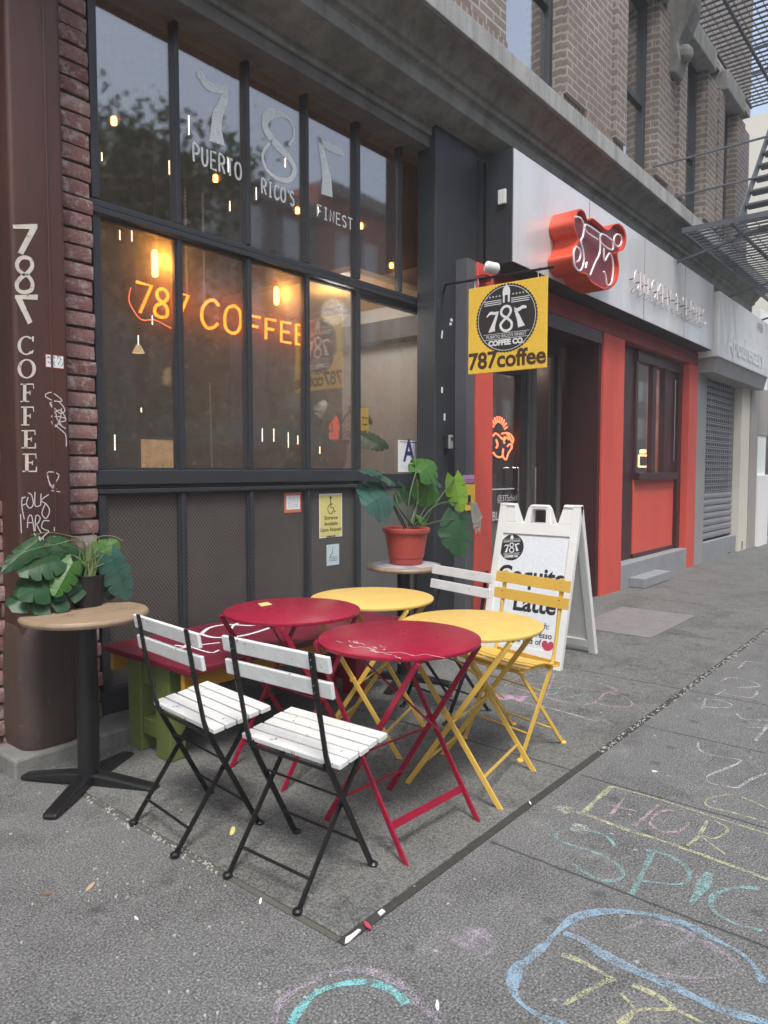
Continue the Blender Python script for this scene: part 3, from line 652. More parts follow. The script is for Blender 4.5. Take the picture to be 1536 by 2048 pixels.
# --- dark pier, board and red end strip
MB().box(4.40,4.96,3.16,3.335,.0,3.85).box(4.80,4.96,3.336,3.5,0,3.78).build('painted_pier',M['pier'],BLD,bevel=.01)
MB().box(4.655,4.77,3.05,3.158,.0,2.93).build('wooden_board',M['board'],BLD,bevel=.004)
MB().box(4.77,5.012,3.03,3.5,.0,2.92).build('red_jamb',M['red'],BLD,bevel=.006)

# --- chicken shop front
RP=MB().box(7.19,7.74,3.03,3.6,0,2.74).build('red_pillar',M['red'],BLD,bevel=.008)
MB().box(10.0,10.36,3.03,3.6,0,2.74).build('red_pillar',M['redplain'],BLD,bevel=.006)
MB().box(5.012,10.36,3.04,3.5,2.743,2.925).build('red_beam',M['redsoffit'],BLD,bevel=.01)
# entrance recess
en=MB().box(5.012,7.19,3.045,3.9,2.62,2.74).box(7.12,7.188,3.06,3.9,0,2.62)
en.build('recess_lining',M['maroon'],BLD)
df=MB(); yD=3.46
df.box(6.33,6.50,yD-.03,yD+.06,.05,2.62).box(6.975,7.05,yD-.03,yD+.06,.05,2.62).box(6.50,6.975,yD-.01,yD+.06,2.50,2.62).box(6.505,6.88,yD,yD+.06,.05,.15).box(5.05,6.33,yD-.02,yD+.06,2.33,2.40).box(6.385,6.40,yD-.04,yD-.03,.05,2.6)
DF=df.build('entrance_frame',M['doorframe'],BLD,bevel=.004)
d2=MB().box(6.20,6.325,yD-.02,yD+.05,.05,2.325).box(5.05,6.195,yD-.02,yD+.05,2.23,2.325).box(5.05,6.195,yD-.02,yD+.05,.05,.25).box(6.885,6.97,yD-.02,yD+.05,.05,2.5); d2.build('entrance_door',M['ink'],DF,bevel=.004)
for a,b,c,d in ((5.05,6.20,.25,2.23),(6.505,6.88,.15,2.5),(7.055,7.118,.1,2.6),(5.05,6.33,2.405,2.61)): MB().box(a,b,yD+.02,yD+.026,c,d).build('pane',M['glassdark'],DF)
hd=MB()
for xx,yy in ((6.10,3.40),(6.40,3.38)): hd.tube([(xx,yD,1.35),(xx,yy,1.35),(xx,yy,.85),(xx,yD,.85)],.012,8)
hd.build('handle',M['chrome'],DF,smooth=True)
tx=MB()
fn=lambda u,v,l:(u,yD-.002,v)
for b_,s_,u0,v0 in (('@375chicken',.085,5.83,1.035),('BLK',.12,5.74,.86)):
    v_,f_=text(b_,s_,lambda u,v,l:(u+u0,yD+.012,v+v0),align='LEFT'); tx.add(v_,f_)
tx.box(5.70,6.15,yD+.012,yD+.018,1.145,1.156)
tx.build('door_lettering',M['graf'],DF)
# service window of the chicken shop
sw=MB(); sw.box(7.742,8.38,3.16,3.22,.285,2.74).box(9.86,9.998,3.12,3.22,.285,2.74).box(8.38,9.86,3.12,3.22,2.60,2.74).box(8.38,9.80,3.08,3.22,1.215,1.30).box(8.38,9.86,3.14,3.2,.285,.34)
sw.box(8.38,8.45,3.14,3.2,1.30,2.60).box(8.93,9.06,3.14,3.2,1.30,2.60).box(9.34,9.60,3.13,3.2,1.30,2.60).box(9.60,9.86,3.16,3.2,1.30,2.60)
SV=sw.build('service_window',M['maroon'],BLD,bevel=.006)
for a,b in ((8.45,8.93),(9.06,9.34)): MB().box(a,b,3.17,3.176,1.30,2.60).build('pane',M['glassdark'],SV)
MB().box(8.38,9.80,3.15,3.2,.34,1.215).build('red_panel',M['redplain'],SV)
MB().tube([(9.70,3.12,1.45),(9.70,3.12,2.5)],.008,6).build('rod',M['chrome'],SV,smooth=True)
MB().box(7.742,9.998,3.02,3.5,.001,.285).build('threshold',M['steps'],BLD,bevel=.01)
tag(MB().box(7.95,8.80,2.84,3.02,.011,.125).build('stone_step',M['steps'],bevel=.01),'small grey step below the service window threshold of the red shop','step')
# --- interiors
it=MB(); it.box(1.5,4.85,3.44,9,-.05,.08); it.build('interior_floor',M['floor'],BLD)
iw=MB(); iw.box(1.45,1.5,3.61,9,0,3.9).box(1.5,4.9,8.95,9,0,3.9).box(4.87,4.95,4.5,9,0,3.9).box(1.45,4.95,3.6,9,3.85,3.9); iw.build('interior_wall',M['intdark'],BLD)
MB().box(4.82,4.90,3.51,4.5,0,3.0).build('vestibule_wall',M['intwhite'],BLD)
MB().box(4.82,4.90,3.51,4.5,3.001,3.849).build('interior_wall',M['intwall'],BLD)
MB().box(4.97,10.36,3.12,3.4,2.955,3.779).build('fascia_backing',M['pier'],BLD)
MB().box(3.80,4.81,3.46,4.9,2.72,2.76).build('vestibule_ceiling',M['ochre'],BLD)
MB().box(4.62,4.81,3.47,4.9,2.40,2.56).build('vestibule_beam',M['dark'],BLD)
ch=MB().box(5.05,13,4.9,5,0,2.9).box(5.05,13,3.6,5,2.9,2.95).box(7.2,7.28,3.6,5,0,2.9).box(5.05,13,3.6,5,.0,.04); ch.build('chicken_shop_interior',M['intwall'],BLD)

for nm_,lc,en,cl in (('service_light',(9.2,3.9,2.1),7,(1,.66,.34)),('shop_light',(6.7,3.95,2.5),5,(1,.80,.62))):  # point lights added to brighten the service area and entrance
    ld=bpy.data.lights.new(nm_,'POINT'); ld.energy=en; ld.color=cl; ld.shadow_soft_size=.08; lo=bpy.data.objects.new(nm_,ld); COL.objects.link(lo); lo.location=lc
nr=thing('neon_sign',F(1006,985,3.55),'small red neon cartoonish doodle glowing low inside the red shop door','neon sign')
mb=MB()
def zr(p): return [(970+a/6.678,740+b/6.678) for a,b in p]
for p in ([(110,880),(140,845),(180,870),(210,900),(240,925),(265,890)],[(110,1100),(150,1150),(200,1165),(235,1140),(240,1080)],[(245,1050),(240,1150),(280,1195),(310,1120),(330,1080),(355,1050)],[(225,850),(300,840),(350,870),(380,930),(365,980)],[(300,1020),(330,990),(360,1010),(350,1060)],[(260,980),(255,940),(290,900),(320,930)],[(290,850),(330,900),(360,960)],[(150,930),(170,1000),(150,1040)]): mb.tube(crv([F(x,y,3.53) for x,y in zr(p)],4),.008,6)
for a_ in range(-60,70,16):
    c=F(*zr([(185,830)])[0],3.53); mb.tube([c+Vector((.11*math.sin(R(a_)),0,.09*math.cos(R(a_)))),c+Vector((.17*math.sin(R(a_)),0,.15*math.cos(R(a_))))],.007,6)
mb.build('neon_tube',M['neonred'],nr,smooth=True)
tag(MB().box(5.9,8.6,4.3,4.7,.04,1.28).build('serving_counter',M['grey'],bevel=.02),'pale counter inside the red shop behind the entrance','counter')
for i,(px,py,lb) in enumerate(((1068,908,'thin upright warm light on the counter in the red shop'),(1080,918,'left warm round light on the counter in the red shop'),(1096,918,'right warm round light on the counter in the red shop'),(1286,903,'left warm lamp low in the service window'),(1309,903,'right warm lamp low in the service window'))):
    c=F(px,py,4.2 if i<3 else 3.6); h_=.12 if i==0 else .03
    tag(MB().lathe([(.004,-h_),(.016 if i==0 else .045,-h_*.8),(.016 if i==0 else .045,h_*.8),(.004,h_)],c,14).build('warm_lamp',M['lampwarm'],smooth=True),lb,'lamp','warm lamps in the red shop')
for i,(px,lb) in enumerate(((1287,'left lit glass box in the service window'),(1315,'right lit glass box in the service window'))):  # added glowing outlines standing in for warm reflections
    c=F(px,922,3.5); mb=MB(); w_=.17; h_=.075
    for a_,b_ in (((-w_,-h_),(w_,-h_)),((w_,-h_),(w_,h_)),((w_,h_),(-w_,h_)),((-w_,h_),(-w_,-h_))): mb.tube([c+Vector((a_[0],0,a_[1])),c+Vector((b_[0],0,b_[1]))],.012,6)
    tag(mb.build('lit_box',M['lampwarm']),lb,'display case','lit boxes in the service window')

# ================================================================== NEIGHBOURING BUILDING
NBR=thing('neighbour_building',(11,3.2,0),'pale grey and cream shop building with its perforated roller shutter down','building')
MB().box(10.362,10.80,3.04,3.55,0,2.85).build('grey_wall',M['grey'],NBR,bevel=.006)
shm=MB(); zs=.30
Xs0,Xs1=10.80,12.68
YSH=3.15
while zs<.92: # solid slats
    shm.prism([(YSH+.01,zs),(YSH-.012,zs+.012),(YSH-.02,zs+.05),(YSH-.012,zs+.085),(YSH+.01,zs+.097)],lambda u,v,t:(t,u,v),Xs0,Xs1); zs+=.10
while zs<2.68:
    shm.box(Xs0,Xs1,YSH-.015,YSH,zs,zs+.018); shm.box(Xs0,Xs1,YSH-.018,YSH,zs+.030,zs+.042)
    x=Xs0
    while x<Xs1: shm.box(x,x+.03,YSH-.012,YSH-.002,zs+.042,zs+.093); x+=.115
    zs+=.093
SH=shm.build('rolling_shutter',M['shutter'],NBR)
MB().box(Xs0,Xs1,YSH+.05,YSH+.09,.25,2.7).build('shop_interior',M['dark'],NBR)
MB().box(Xs0,Xs1,3.05,3.35,2.70,2.86).build('shutter_housing',M['grey'],NBR,bevel=.01)
MB().box(Xs0,12.9,3.06,3.14,0,.28).build('plinth',M['steps'],NBR,bevel=.008)
MB().box(Xs1,13.2,3.02,3.5,0,2.86).build('cream_pillar',M['cream'],NBR,bevel=.008)
MB().box(13.21,13.7,3.0,3.6,0,2.86).build('taupe_pillar',M['greige'],NBR,bevel=.008)
MB().box(13.71,14.4,2.95,3.6,0,1.25).build('pale_plinth',M['signwhite'],NBR,bevel=.008); MB().box(13.71,14.4,3.02,3.6,1.251,1.95).build('pale_wall',M['signwhite'],NBR); MB().box(13.71,14.4,3.02,3.6,2.75,4.1).build('pale_wall',M['signwhite'],NBR)
MB().box(13.71,14.4,3.0,3.5,1.951,2.749).build('brown_panel',M['greige'],NBR)
MB().box(10.362,13.7,3.2,3.6,2.87,3.78).build('upper_wall',M['grey'],NBR)
MB().box(14.41,30,3.3,9,0,3.2).build('far_shop_wall',M['brownframe'],NBR)

# building behind with a bright front, far right
FARB=thing('apartment_building',(36,5,0),'pale far building seen beyond the fire escape ladder','building')
fb=MB().box(22,60,4.5,14,0,11); FB=fb.build('wall',M['cream'],FARB)
wn=MB()
for i in range(12):
    for j in range(3): wn.box(23+i*3,24.2+i*3,4.44,4.51,1.5+j*3.2,3.4+j*3.2)
wn.build('window',M['dark'],FARB)
tag(wn and bpy.data.objects['window'] if False else FB,None)

M['seam']=plain('seam_dark',(.05,.05,.05),.6)
# ================================================================== SIGNS ON THE FACADE
def at(loc,label,cat,name,group=None): return thing(name,loc,label,cat,group)
SB=at((7.5,2.95,2.93),'long brushed metal fascia box above the red chicken shop','sign','fascia_sign')
MB().box(4.97,10.30,2.85,3.09,2.93,3.79).build('sign_box',M['pier'],SB,bevel=.006)
MB().box(4.975,10.295,2.842,2.848,2.935,3.785).build('face_sheet',M['steel'],SB)
for x in (6.35,7.75,9.1): MB().box(x,x+.006,2.8405,2.8425,2.94,3.78).build('sheet_seam',M['seam'],SB)
NL=MB(); 
a_=F(1256,533,2.80); 
st_,W=strokes("CHICKEN 'N' FRIES"); W_m=9.80-7.30
for s_ in st_: NL.tube([(7.30+u/W*W_m,2.78,3.175+v*.185) for u,v in s_],.0062,6)
ch_=thing('neon_lettering',(8.1,2.8,3.2),"unlit white neon tube letters reading CHICKEN 'N' FRIES",'neon sign')
NL.build('glass_tubes',M['neonoff'],ch_,smooth=True)
sp_=MB(); pts=[]
for i in range(14): x=7.32+i*.175; pts+=[(x,2.80,3.175),(x+.04,2.83,3.15),(x+.10,2.83,3.14),(x+.14,2.80,3.175)]
sp_.tube(pts,.0022,5); sp_.build('cable',M['black'],ch_,smooth=True)
for i in range(14): x=7.34+i*.175; MB().tube([(x,2.842,3.27),(x,2.785,3.275)],.006,5).build('tube_support',M['black'],ch_)
# 375 cloud sign
def z2(p): return [(900+a/3.84,280+b/3.84) for a,b in p]
out_=crv([F(*p,2.62) for p in z2([(960,590),(985,530),(1030,545),(1055,610),(1095,598),(1150,640),(1215,690),(1255,655),(1300,640),(1345,690),(1355,770),(1335,840),(1290,870),(1300,980),(1280,1090),(1215,1150),(1150,1130),(1085,1090),(1050,1035),(990,1015),(955,960),(940,890),(965,830),(985,760),(962,700),(950,640)])],4,True)
t375=thing('channel_sign',(6.0,2.7,3.2),'red cloud shaped sign with neon outlined 375 degrees','sign')
cc=MB(); nO=len(out_)
cen=sum(out_,Vector())/nO
o_b=[Vector((p.x,2.838,p.z)) for p in out_]
cc.add(list(out_)+o_b,[(i,(i+1)%nO,nO+(i+1)%nO,nO+i)[::-1] for i in range(nO)]+[tuple(range(nO,2*nO))])
M['redchan']=paint('red_channel_metal',(.62,.07,.03),(.4,.04,.02),.4,.4,6)
inn=[cen+(p-cen)*.955 for p in out_]; o2=[Vector((p.x,2.66,p.z)) for p in inn]
n0=0
cc.add(list(out_)+[Vector((p.x,2.62,p.z)) for p in inn]+o2,[(i,(i+1)%nO,nO+(i+1)%nO,nO+i) for i in range(nO)]+[(nO+i,nO+(i+1)%nO,2*nO+(i+1)%nO,2*nO+i) for i in range(nO)])
cc.build('channel_body',M['redchan'],t375)
M['redface']=paint('dark_red_face',(.22,.03,.04),(.12,.02,.03),.4,.4,6)
fc=MB(); fc.poly(o2); fc.build('face',M['redface'],t375)
nn=MB()
for p in ([(960,590),(1000,600),(1027,660),(1020,740),(1003,775),(1020,850),(1027,930),(1010,990),(985,1003),(955,960),(950,860),(972,820),(1000,860),(993,920),(968,938)],
          [(1150,720),(1150,860),(1115,940),(1075,1040)],[(1150,718),(1045,650),(1045,705),(1135,765)],[(1050,940),(1040,985)],
          [(1250,775),(1165,722),(1160,790),(1245,845),(1250,775)],[(1180,830),(1185,930),(1225,870),(1252,960),(1240,1090),(1205,1115),(1195,1050),(1180,1010)]): nn.tube(crv([F(*q_,2.615) for q_ in z2(p)],4),.009,6)
nn.tube([F(900+(1287+30*math.cos(R(a)))/3.84,280+(772+48*math.sin(R(a)))/3.84,2.615) for a in range(0,360,24)],.009,6,True)
nn.build('neon_outline',M['neonoff'],t375,smooth=True)

# emblem used on the hanging sign and the pavement sign
def emblem(parent,fn,r,small=False):
    """fn(u,v,l): u,v metres from emblem centre"""
    dk=MB(); N_=60
    pts=[( (r*(1.0 if k%2 else .965))*math.cos(2*PI*k/(2*N_)),(r*(1.0 if k%2 else .965))*math.sin(2*PI*k/(2*N_))) for k in range(2*N_)]
    if small: pts=[(r*math.cos(2*PI*k/60),r*math.sin(2*PI*k/60)) for k in range(60)]
    dk.poly([fn(u,v,.0010) for u,v in pts]); D=dk.build('emblem_disc',M['ink'],parent)
    wh=MB(); l=.0018
    def P(p): wh.poly([fn(u*r,v*r,l) for u,v in p])
    if not small:
        n_=64
        for k in range(n_):
            a,b=2*PI*k/n_,2*PI*(k+1)/n_
            P([(.93*math.cos(a),.93*math.sin(a)),(.93*math.cos(b),.93*math.sin(b)),(.915*math.cos(b),.915*math.sin(b)),(.915*math.cos(a),.915*math.sin(a))])
    # turret
    P([(-.11,.45),(-.05,.45),(-.05,.66),(-.11,.66)]); P([(.05,.45),(.11,.45),(.11,.66),(.05,.66)]); P([(-.12,.66),(.12,.66),(.12,.74),(-.12,.74)]); P([(-.13,.74),(.13,.74),(.10,.86),(.03,.93),(0,1.0),(-.03,.93),(-.10,.86)])
    for sg in(-1,1):
        for j in range(3): y0=.42+.055*j; P([(sg*.16,y0),(sg*.72,y0),(sg*.72,y0+.022),(sg*.16,y0+.022)][::sg])
        for j in range(5):
            cx_=sg*(.22+.105*j); P([(cx_+.035*(1 if k%2==0 else .42)*math.cos(R(90+36*k)),.66+.035*(1 if k%2==0 else .42)*math.sin(R(90+36*k))) for k in range(10)])
    # 7 8 7 with swashes
    def sr(L_,R_):
        a=[fn(u*r,v*r,l) for u,v in L_]; b=[fn(u*r,v*r,l) for u,v in R_]; a=crv(a,3); b=crv(b,3)
        for i in range(len(a)-1): wh.add([a[i],a[i+1],b[i+1],b[i]],[(0,1,2,3)])
    sr([(-.64,.12),(-.52,.24),(-.38,.22),(-.26,.22)],[(-.64,.08),(-.52,.15),(-.40,.14),(-.26,.12)])
    sr([(-.30,.22),(-.40,0),(-.50,-.2),(-.58,-.36)],[(-.24,.22),(-.30,0),(-.36,-.2),(-.36,-.34)])
    sr([(.64,.26),(.52,.30),(.38,.24),(.26,.26)],[(.64,.20),(.52,.20),(.40,.14),(.26,.14)])
    sr([(.24,.30),(.30,.05),(.36,-.15),(.38,-.32)],[(.30,.22),(.42,.05),(.52,-.15),(.60,-.28)])
    p8=crv([fn(a*r,b*r,l) for a,b in [(.02,0),(-.13,.10),(-.16,.22),(-.06,.33),(.08,.32),(.15,.2),(.08,.06),(-.08,-.06),(-.18,-.18),(-.12,-.32),(.02,-.37),(.16,-.3),(.17,-.14),(.02,0)]],4)
    nn_=(Vector(fn(1,0,0))-Vector(fn(0,0,0))).cross(Vector(fn(0,1,0))-Vector(fn(0,0,0))).normalized()
    wh.ribbon(p8,r*.075,nn_)
    P([(-.74,-.43),(.74,-.43),(.74,-.418),(-.74,-.418)]); P([(-.74,-.585),(.74,-.585),(.74,-.573),(-.74,-.573)])
    v_,f_=text("PUERTO RICO'S FINEST",r*.125,lambda u,v,q_:fn(u,v-.545*r,l),bold=.0006*r); wh.add(v_,f_)
    v_,f_=text("COFFEE CO.",r*.21,lambda u,v,q_:fn(u,v-.76*r,l),bold=.012*r); wh.add(v_,f_)
    wh.build('emblem_print',M['paper'],D)

# hanging yellow sign
A=Vector((4.30,2.80,0)); B=Vector((4.33,2.215,0)); hd_=(B-A).normalized(); HN=Vector((0,0,1)).cross(hd_)*-1
if HN.x>0: HN=-HN
HS=at((4.31,2.5,2.0),'square yellow hanging sign with round black 787 coffee emblem','sign','hanging_sign')
W_=.585; z0h,z1h=1.995,2.585
def hf(u,v,l): p=A+hd_*(W_/2+u); return Vector((p.x,p.y,(z0h+z1h)/2+v-.02*0))+HN*(.008+l)
bdm=MB(); bdm.prism([(-W_/2,-.295),(W_/2,-.295),(W_/2,.295),(-W_/2,.295)],lambda u,v,t:hf(u,v,t),-.016,0)
bdm.build('board',M['signyellow'],HS,bevel=.002)
emblem(HS,lambda u,v,l:hf(u+.0,v+.06,l),.232)
v_,f_=text('787coffee',.155,lambda u,v,l:hf(u,v-.262,.001),bold=.0045,space=.98,sx=.97); MB().add(v_,f_).build('lettering',M['brownink'],HS)
hb=MB(); hb.tube([(4.50,3.16,2.655),(4.30,3.0,2.652),(4.31,2.6,2.64),(4.335,2.17,2.635)],.009,8)
hb.build('bracket',M['black'],HS,smooth=True)
rg=MB()
for yy,xx in ((2.74,4.30),(2.27,4.33)): rg.tube([(xx,yy+.016*math.cos(R(a)),2.612+.036*math.sin(R(a))) for a in range(0,360,30)],.0025,6,True)
rg.build('hook',M['chrome'],HS,smooth=True)
# security lamp above it
lamp=at(F(978,538,2.96),'small white cylindrical lamp on the dark pier above the yellow sign','lamp','wall_lamp')
c0=F(978,536,2.96)
lm=MB(); lm.tube([c0+Vector((-.035,.01,.004)),c0+Vector((-.03,0,.004)),c0+Vector((.055,-.03,0)),c0+Vector((.068,-.034,0))],[.028,.042,.044,.03],20); lm.build('lamp_body',M['white'],lamp,smooth=True)
MB().box(c0.x-.05,c0.x+.05,c0.y+.01,3.16,c0.z-.09,c0.z-.05).build('mount',M['redsoffit'],lamp,bevel=.005)
# white junction box on end of fascia
jb=MB().box(4.945,4.97,2.90,2.965,3.38,3.49); tag(jb.build('junction_box',M['white'],bevel=.004),'small white electrical box on the dark end of the fascia box','electrical box')
# far bleached sign
FS=at((12,2.8,3),'bleached white shop sign with flaking letters over the roller shutter','sign','shop_sign')
MB().box(10.36,13.3,2.78,3.05,2.86,3.72).build('sign_board',M['signwhite'],FS,bevel=.01)
sl_=MB()
v_,f_=text('Apothecary',.44,lambda u,v,l:(10.75+u,2.772,2.98+v),align='LEFT',bold=.012,sx=1.05); sl_.add(v_,f_)
M['letterwhite']=plain('letter_white',(.92,.95,.93),.3); sl_.build('lettering',M['letterwhite'],FS)
v_,f_=text('1939',.2,lambda u,v,l:(12.4+u,2.772,3.5+v),align='LEFT'); MB().add(v_,f_).build('lettering',M['grey'],FS)
MB().prism([(2.80,2.859),(2.85,2.66),(3.12,2.66),(3.12,2.859)],lambda u,v,t:(t,u,v),10.4,13.3).build('sign_soffit',M['grey'],FS)

# ================================================================== SMALL THINGS ON THE FRONT
# lock box
p=F(889,885,3.155); lk=at(p,'grey key lock box on the dark pier beside the door','lock box','lock_box')
MB().box(p.x-.01,p.x+.062,3.115,3.16,p.z-.055,p.z+.062).build('back_plate',M['ink'],lk,bevel=.006)
MB().box(p.x-.015,p.x+.035,3.095,3.116,p.z-.05,p.z+.055).build('cover',M['metalgrey'],lk,bevel=.008)
MB().box(p.x-.002,p.x+.022,3.091,3.096,p.z+.012,p.z+.038).build('keypad',M['ink'],lk)
# notices
def sheet(name,label,cat,px0,px1,py0,py1,y,mat,th=.0015):
    a=F(px0,py0,y); b=F(px1,py1,y); t=thing(name,((a.x+b.x)/2,y,b.z),label,cat)
    z1=F(px0,py0,y).z; z0=F(px0,py1,y).z
    MB().box(a.x,b.x,y-th,y,z0,z1).build('paper',mat,t); return t,a.x,b.x,z0,z1
def lines(mb,x0,x1,y,zs,wd,seed,seg=5):
    rnd=random.Random(seed)
    for z in zs:
        x=x0+rnd.random()*.01
        while x<x1:
            l=rnd.uniform(.008,.025); mb.box(x,min(x+l,x1),y-.0006,y,z,z+wd*rnd.uniform(.6,1)); x+=l+.005
t,a,b,c,d=sheet('notice','small white notice with an orange border on the third kick panel','notice',568,602,986,1026,GL-.002,M['paperor'])
mb=MB().box(a+.018,b-.012,GL-.0045,GL-.0036,c+.02,d-.018); P_=mb.build('printed_area',M['paper'],t)
mb=MB(); lines(mb,a+.03,b-.025,GL-.0047,[c+.035+.0125*i for i in range(7)],.004,1); mb.build('print',M['textgrey'],t)
t,a,b,c,d=sheet('notice','yellow wheelchair access notice on the fourth kick panel','notice',638,684,988,1077,GL-.002,M['paper'])
MB().box(a+.008,b-.01,GL-.0045,GL-.0036,c+.008,d-.008).build('yellow_print',M['paperyel'],t)
mb=MB(); cx_,cz_=(a+b)/2,d-.10; yy=GL-.005
mb.ribbon(crv([(cx_-.012,yy,cz_+.028),(cx_-.028,yy,cz_+.01),(cx_-.03,yy,cz_-.012),(cx_-.014,yy,cz_-.034),(cx_+.008,yy,cz_-.034),(cx_+.022,yy,cz_-.018)],4),.006,NF)
mb.ribbon([(cx_-.004,yy,cz_+.06),(cx_-.002,yy,cz_+.005),(cx_+.022,yy,cz_+.004),(cx_+.034,yy,cz_-.026),(cx_+.044,yy,cz_-.022)],.008,NF); mb.ribbon([(cx_-.002,yy,cz_+.03),(cx_+.018,yy,cz_+.028)],.006,NF)
mb.prism([(.010*math.cos(R(x)),.010*math.sin(R(x))) for x in range(0,360,30)],lambda u,v,t_:(cx_-.004+u,t_,cz_+.072+v),yy-.0006,yy)
for i,s_ in enumerate(('Entrance','Available','Upon Request','please ask')):
    v_,f_=text(s_,.036 if i<3 else .022,lambda u,v,l:(cx_+u,yy,d-.175-.040*i+v),bold=.0006); mb.add(v_,f_)
mb.build('print',M['ink'],t)
t,a,b,c,d=sheet('notice','small pale blue notice below the yellow access notice','notice',653,678,1090,1132,GL-.002,M['paperblue'])
mb=MB(); lines(mb,a+.02,b-.02,GL-.004,[c+.03,c+.042,c+.055],.004,4); mb.ribbon(crv([(a+.06,GL-.004,d-.02),(a+.055,GL-.004,d-.06),(a+.035,GL-.004,d-.07),(a+.04,GL-.004,d-.09)],4),.004,NF); mb.build('print',M['ink'],t)
t,a,b,c,d=sheet('grade_card','white restaurant grade card with a large blue letter A in the door glass','card',796,838,880,944,3.405,M['paper'])
v_,f_=text('A',.235,lambda u,v,l:((a+b)/2+u,3.4025,c+.085+v),bold=.006,sx=.85); mb=MB().add(v_,f_); mb.box(a+.02,b-.02,3.402,3.403,d-.015,d-.010); mb.build('letter',M['blueink'],t)
mb=MB()
for k in range(3): mb.ribbon([((a+b)/2+(.085+.012*k)*math.cos(R(x)),3.4032,(c+d)/2+(.09+.012*k)*math.sin(R(x))) for x in range(0,360,20)],.0025,NF,closed=True)
lines(mb,a+.03,b-.03,3.4032,[c+.02,c+.035,c+.05],.004,9)
mb.build('seal',M['paperblue'],t)
# yellow strip sign inside the door
o=MB(); p=F(721,815,3.6); q_=F(737,880,3.6); t=thing('notice',(p.x,3.6,q_.z),'narrow yellow notice seen inside the door on the left','notice'); MB().box(p.x,q_.x,3.6,3.603,q_.z,p.z).build('paper',M['signyellow'],t); mb=MB(); lines(mb,p.x+.015,q_.x-.015,3.599,[q_.z+.03,q_.z+.06,q_.z+.11,q_.z+.16],.012,3); mb.build('print',M['ink'],t)
# pilaster sticker
p=F(92,709,PY-.001); q_=F(127,737,PY-.001); t=thing('sticker',(p.x,PY,q_.z),'small white scribbled sticker with red edge on the iron pilaster','sticker')
MB().box(p.x-.004,q_.x,PY-.001,PY-.0004,q_.z-.003,p.z+.003).build('backing',M['heart'],t); MB().box(p.x,q_.x,PY-.0016,PY-.001,q_.z,p.z).build('paper',M['paper'],t)
mb=MB(); rnd=random.Random(11)
for r_ in range(2):
    for i in range(5):
        cx_=p.x+.010+i*.0145; cz_=q_.z+.018+r_*.026; mb.ribbon([(cx_+rnd.uniform(-.007,.007),PY-.0021,cz_+rnd.uniform(-.011,.011)) for _ in range(5)],.0022,NF)
mb.build('scribble',M['ink'],t)
# pink sticker and yellow doorbell plate on the grey board
p=F(926,950,3.046); q_=F(951,966,3.046); t=thing('sticker',(p.x,3.05,q_.z),'pink sticker on the grey board beside the red jamb','sticker'); MB().box(p.x,q_.x,3.0465,3.049,q_.z,p.z).build('paper',M['pink'],t); mb=MB(); lines(mb,p.x+.01,q_.x-.01,3.046,[q_.z+.008,q_.z+.024],.006,2); mb.build('print',M['ink'],t)
p=F(930,969,3.046); q_=F(950,1020,3.046); t=thing('doorbell_plate',(p.x,3.05,q_.z),'yellow doorbell plate with black button on the grey board','doorbell'); MB().box(p.x,q_.x,3.04,3.05,q_.z,p.z).build('plate',M['signyellow'],t,bevel=.002); MB().box(p.x+.03,p.x+.065,3.033,3.04,q_.z+.06,q_.z+.12).build('button',M['ink'],t,bevel=.003)
# white paint flecks (tape scraps) on the pier
SCR=[('small white scrap of tape highest on the dark pier',903,640,.014,.010,0),('small white scrap of tape just under the highest one',901,648,.014,.010,10),('slanted white strip of tape on the dark pier',884,669,.008,.03,-15),('white strip of tape halfway down the dark pier',884,780,.010,.022,0),('white strip of tape just above the lock box',889,834,.010,.026,0)]
for lb,px,py,w_,h_,an in SCR:
    p=F(px,py,3.158); a=R(an); tag(MB().prism([(-w_,-h_),(w_,-h_),(w_,h_),(-w_,h_)],lambda u,v,t_:(p.x+u*math.cos(a)-v*math.sin(a)*.7,t_,p.z+u*math.sin(a)+v*math.cos(a)),3.1565,3.1585).build('tape_scrap',M['paper']),lb,'tape','tape scraps on the dark pier')

# ================================================================== INSIDE THE COFFEE SHOP WINDOW
# neon 787 COFFEE
ns=thing('neon_sign',F(430,640,3.56),'lit orange neon sign reading 787 COFFEE hanging behind the wired glass','neon sign')
nm=MB(); YN=3.475
def ntext(t,x0,y0,x1,y1,h,sk=.12):
    a,b=F(x0,y0,YN),F(x1,y1,YN); st_,W=strokes(t,.98); U=(b-a)/W; V=Vector((sk*h,0,h))
    for s_ in st_: nm.tube([a+U*u+V*v for u,v in s_],.0085,8)
ntext('787',268,622,380,648,.155); 
ntext('CO',400,652,490,672,.165); ntext('FFEE',497,672,618,692,.125,.02)
nm.build('neon_tube',M['neon'],ns,smooth=True)
bk=MB(); a=F(258,655,YN+.03); b=F(385,585,YN+.03); bk.tube(crv([F(x,y,YN+.02) for x,y in [(262,575),(258,600),(270,625),(285,640),(310,640),(340,655),(352,660)]],4),.002,5)
bk.build('wire',M['neonred'],ns,smooth=True)
# chains
for (px,py0,py1,lb) in ((370,380,600,'thin chain holding up the neon sign at its left'),(405,390,610,'second thin chain holding the neon sign, beside the first'),(420,770,940,'long chain hanging below the neon sign in the second pane')):
    cm_=MB(); p=F(px,py0,3.6); q_=F(px+4,py1,3.6); n_=int((p.z-q_.z)/.022)
    for i in range(n_):
        c=p.lerp(q_,i/n_); ax=(1,0) if i%2 else (0,1)
        cm_.tube([(c.x+ax[0]*.006*math.cos(R(a)),c.y+ax[1]*.006*math.cos(R(a)),c.z+.015*math.sin(R(a))) for a in range(0,360,45)],.0016,4,True)
    tag(cm_.build('chain',M['metalgrey'],smooth=True),lb,'chain','chains in the coffee shop window')
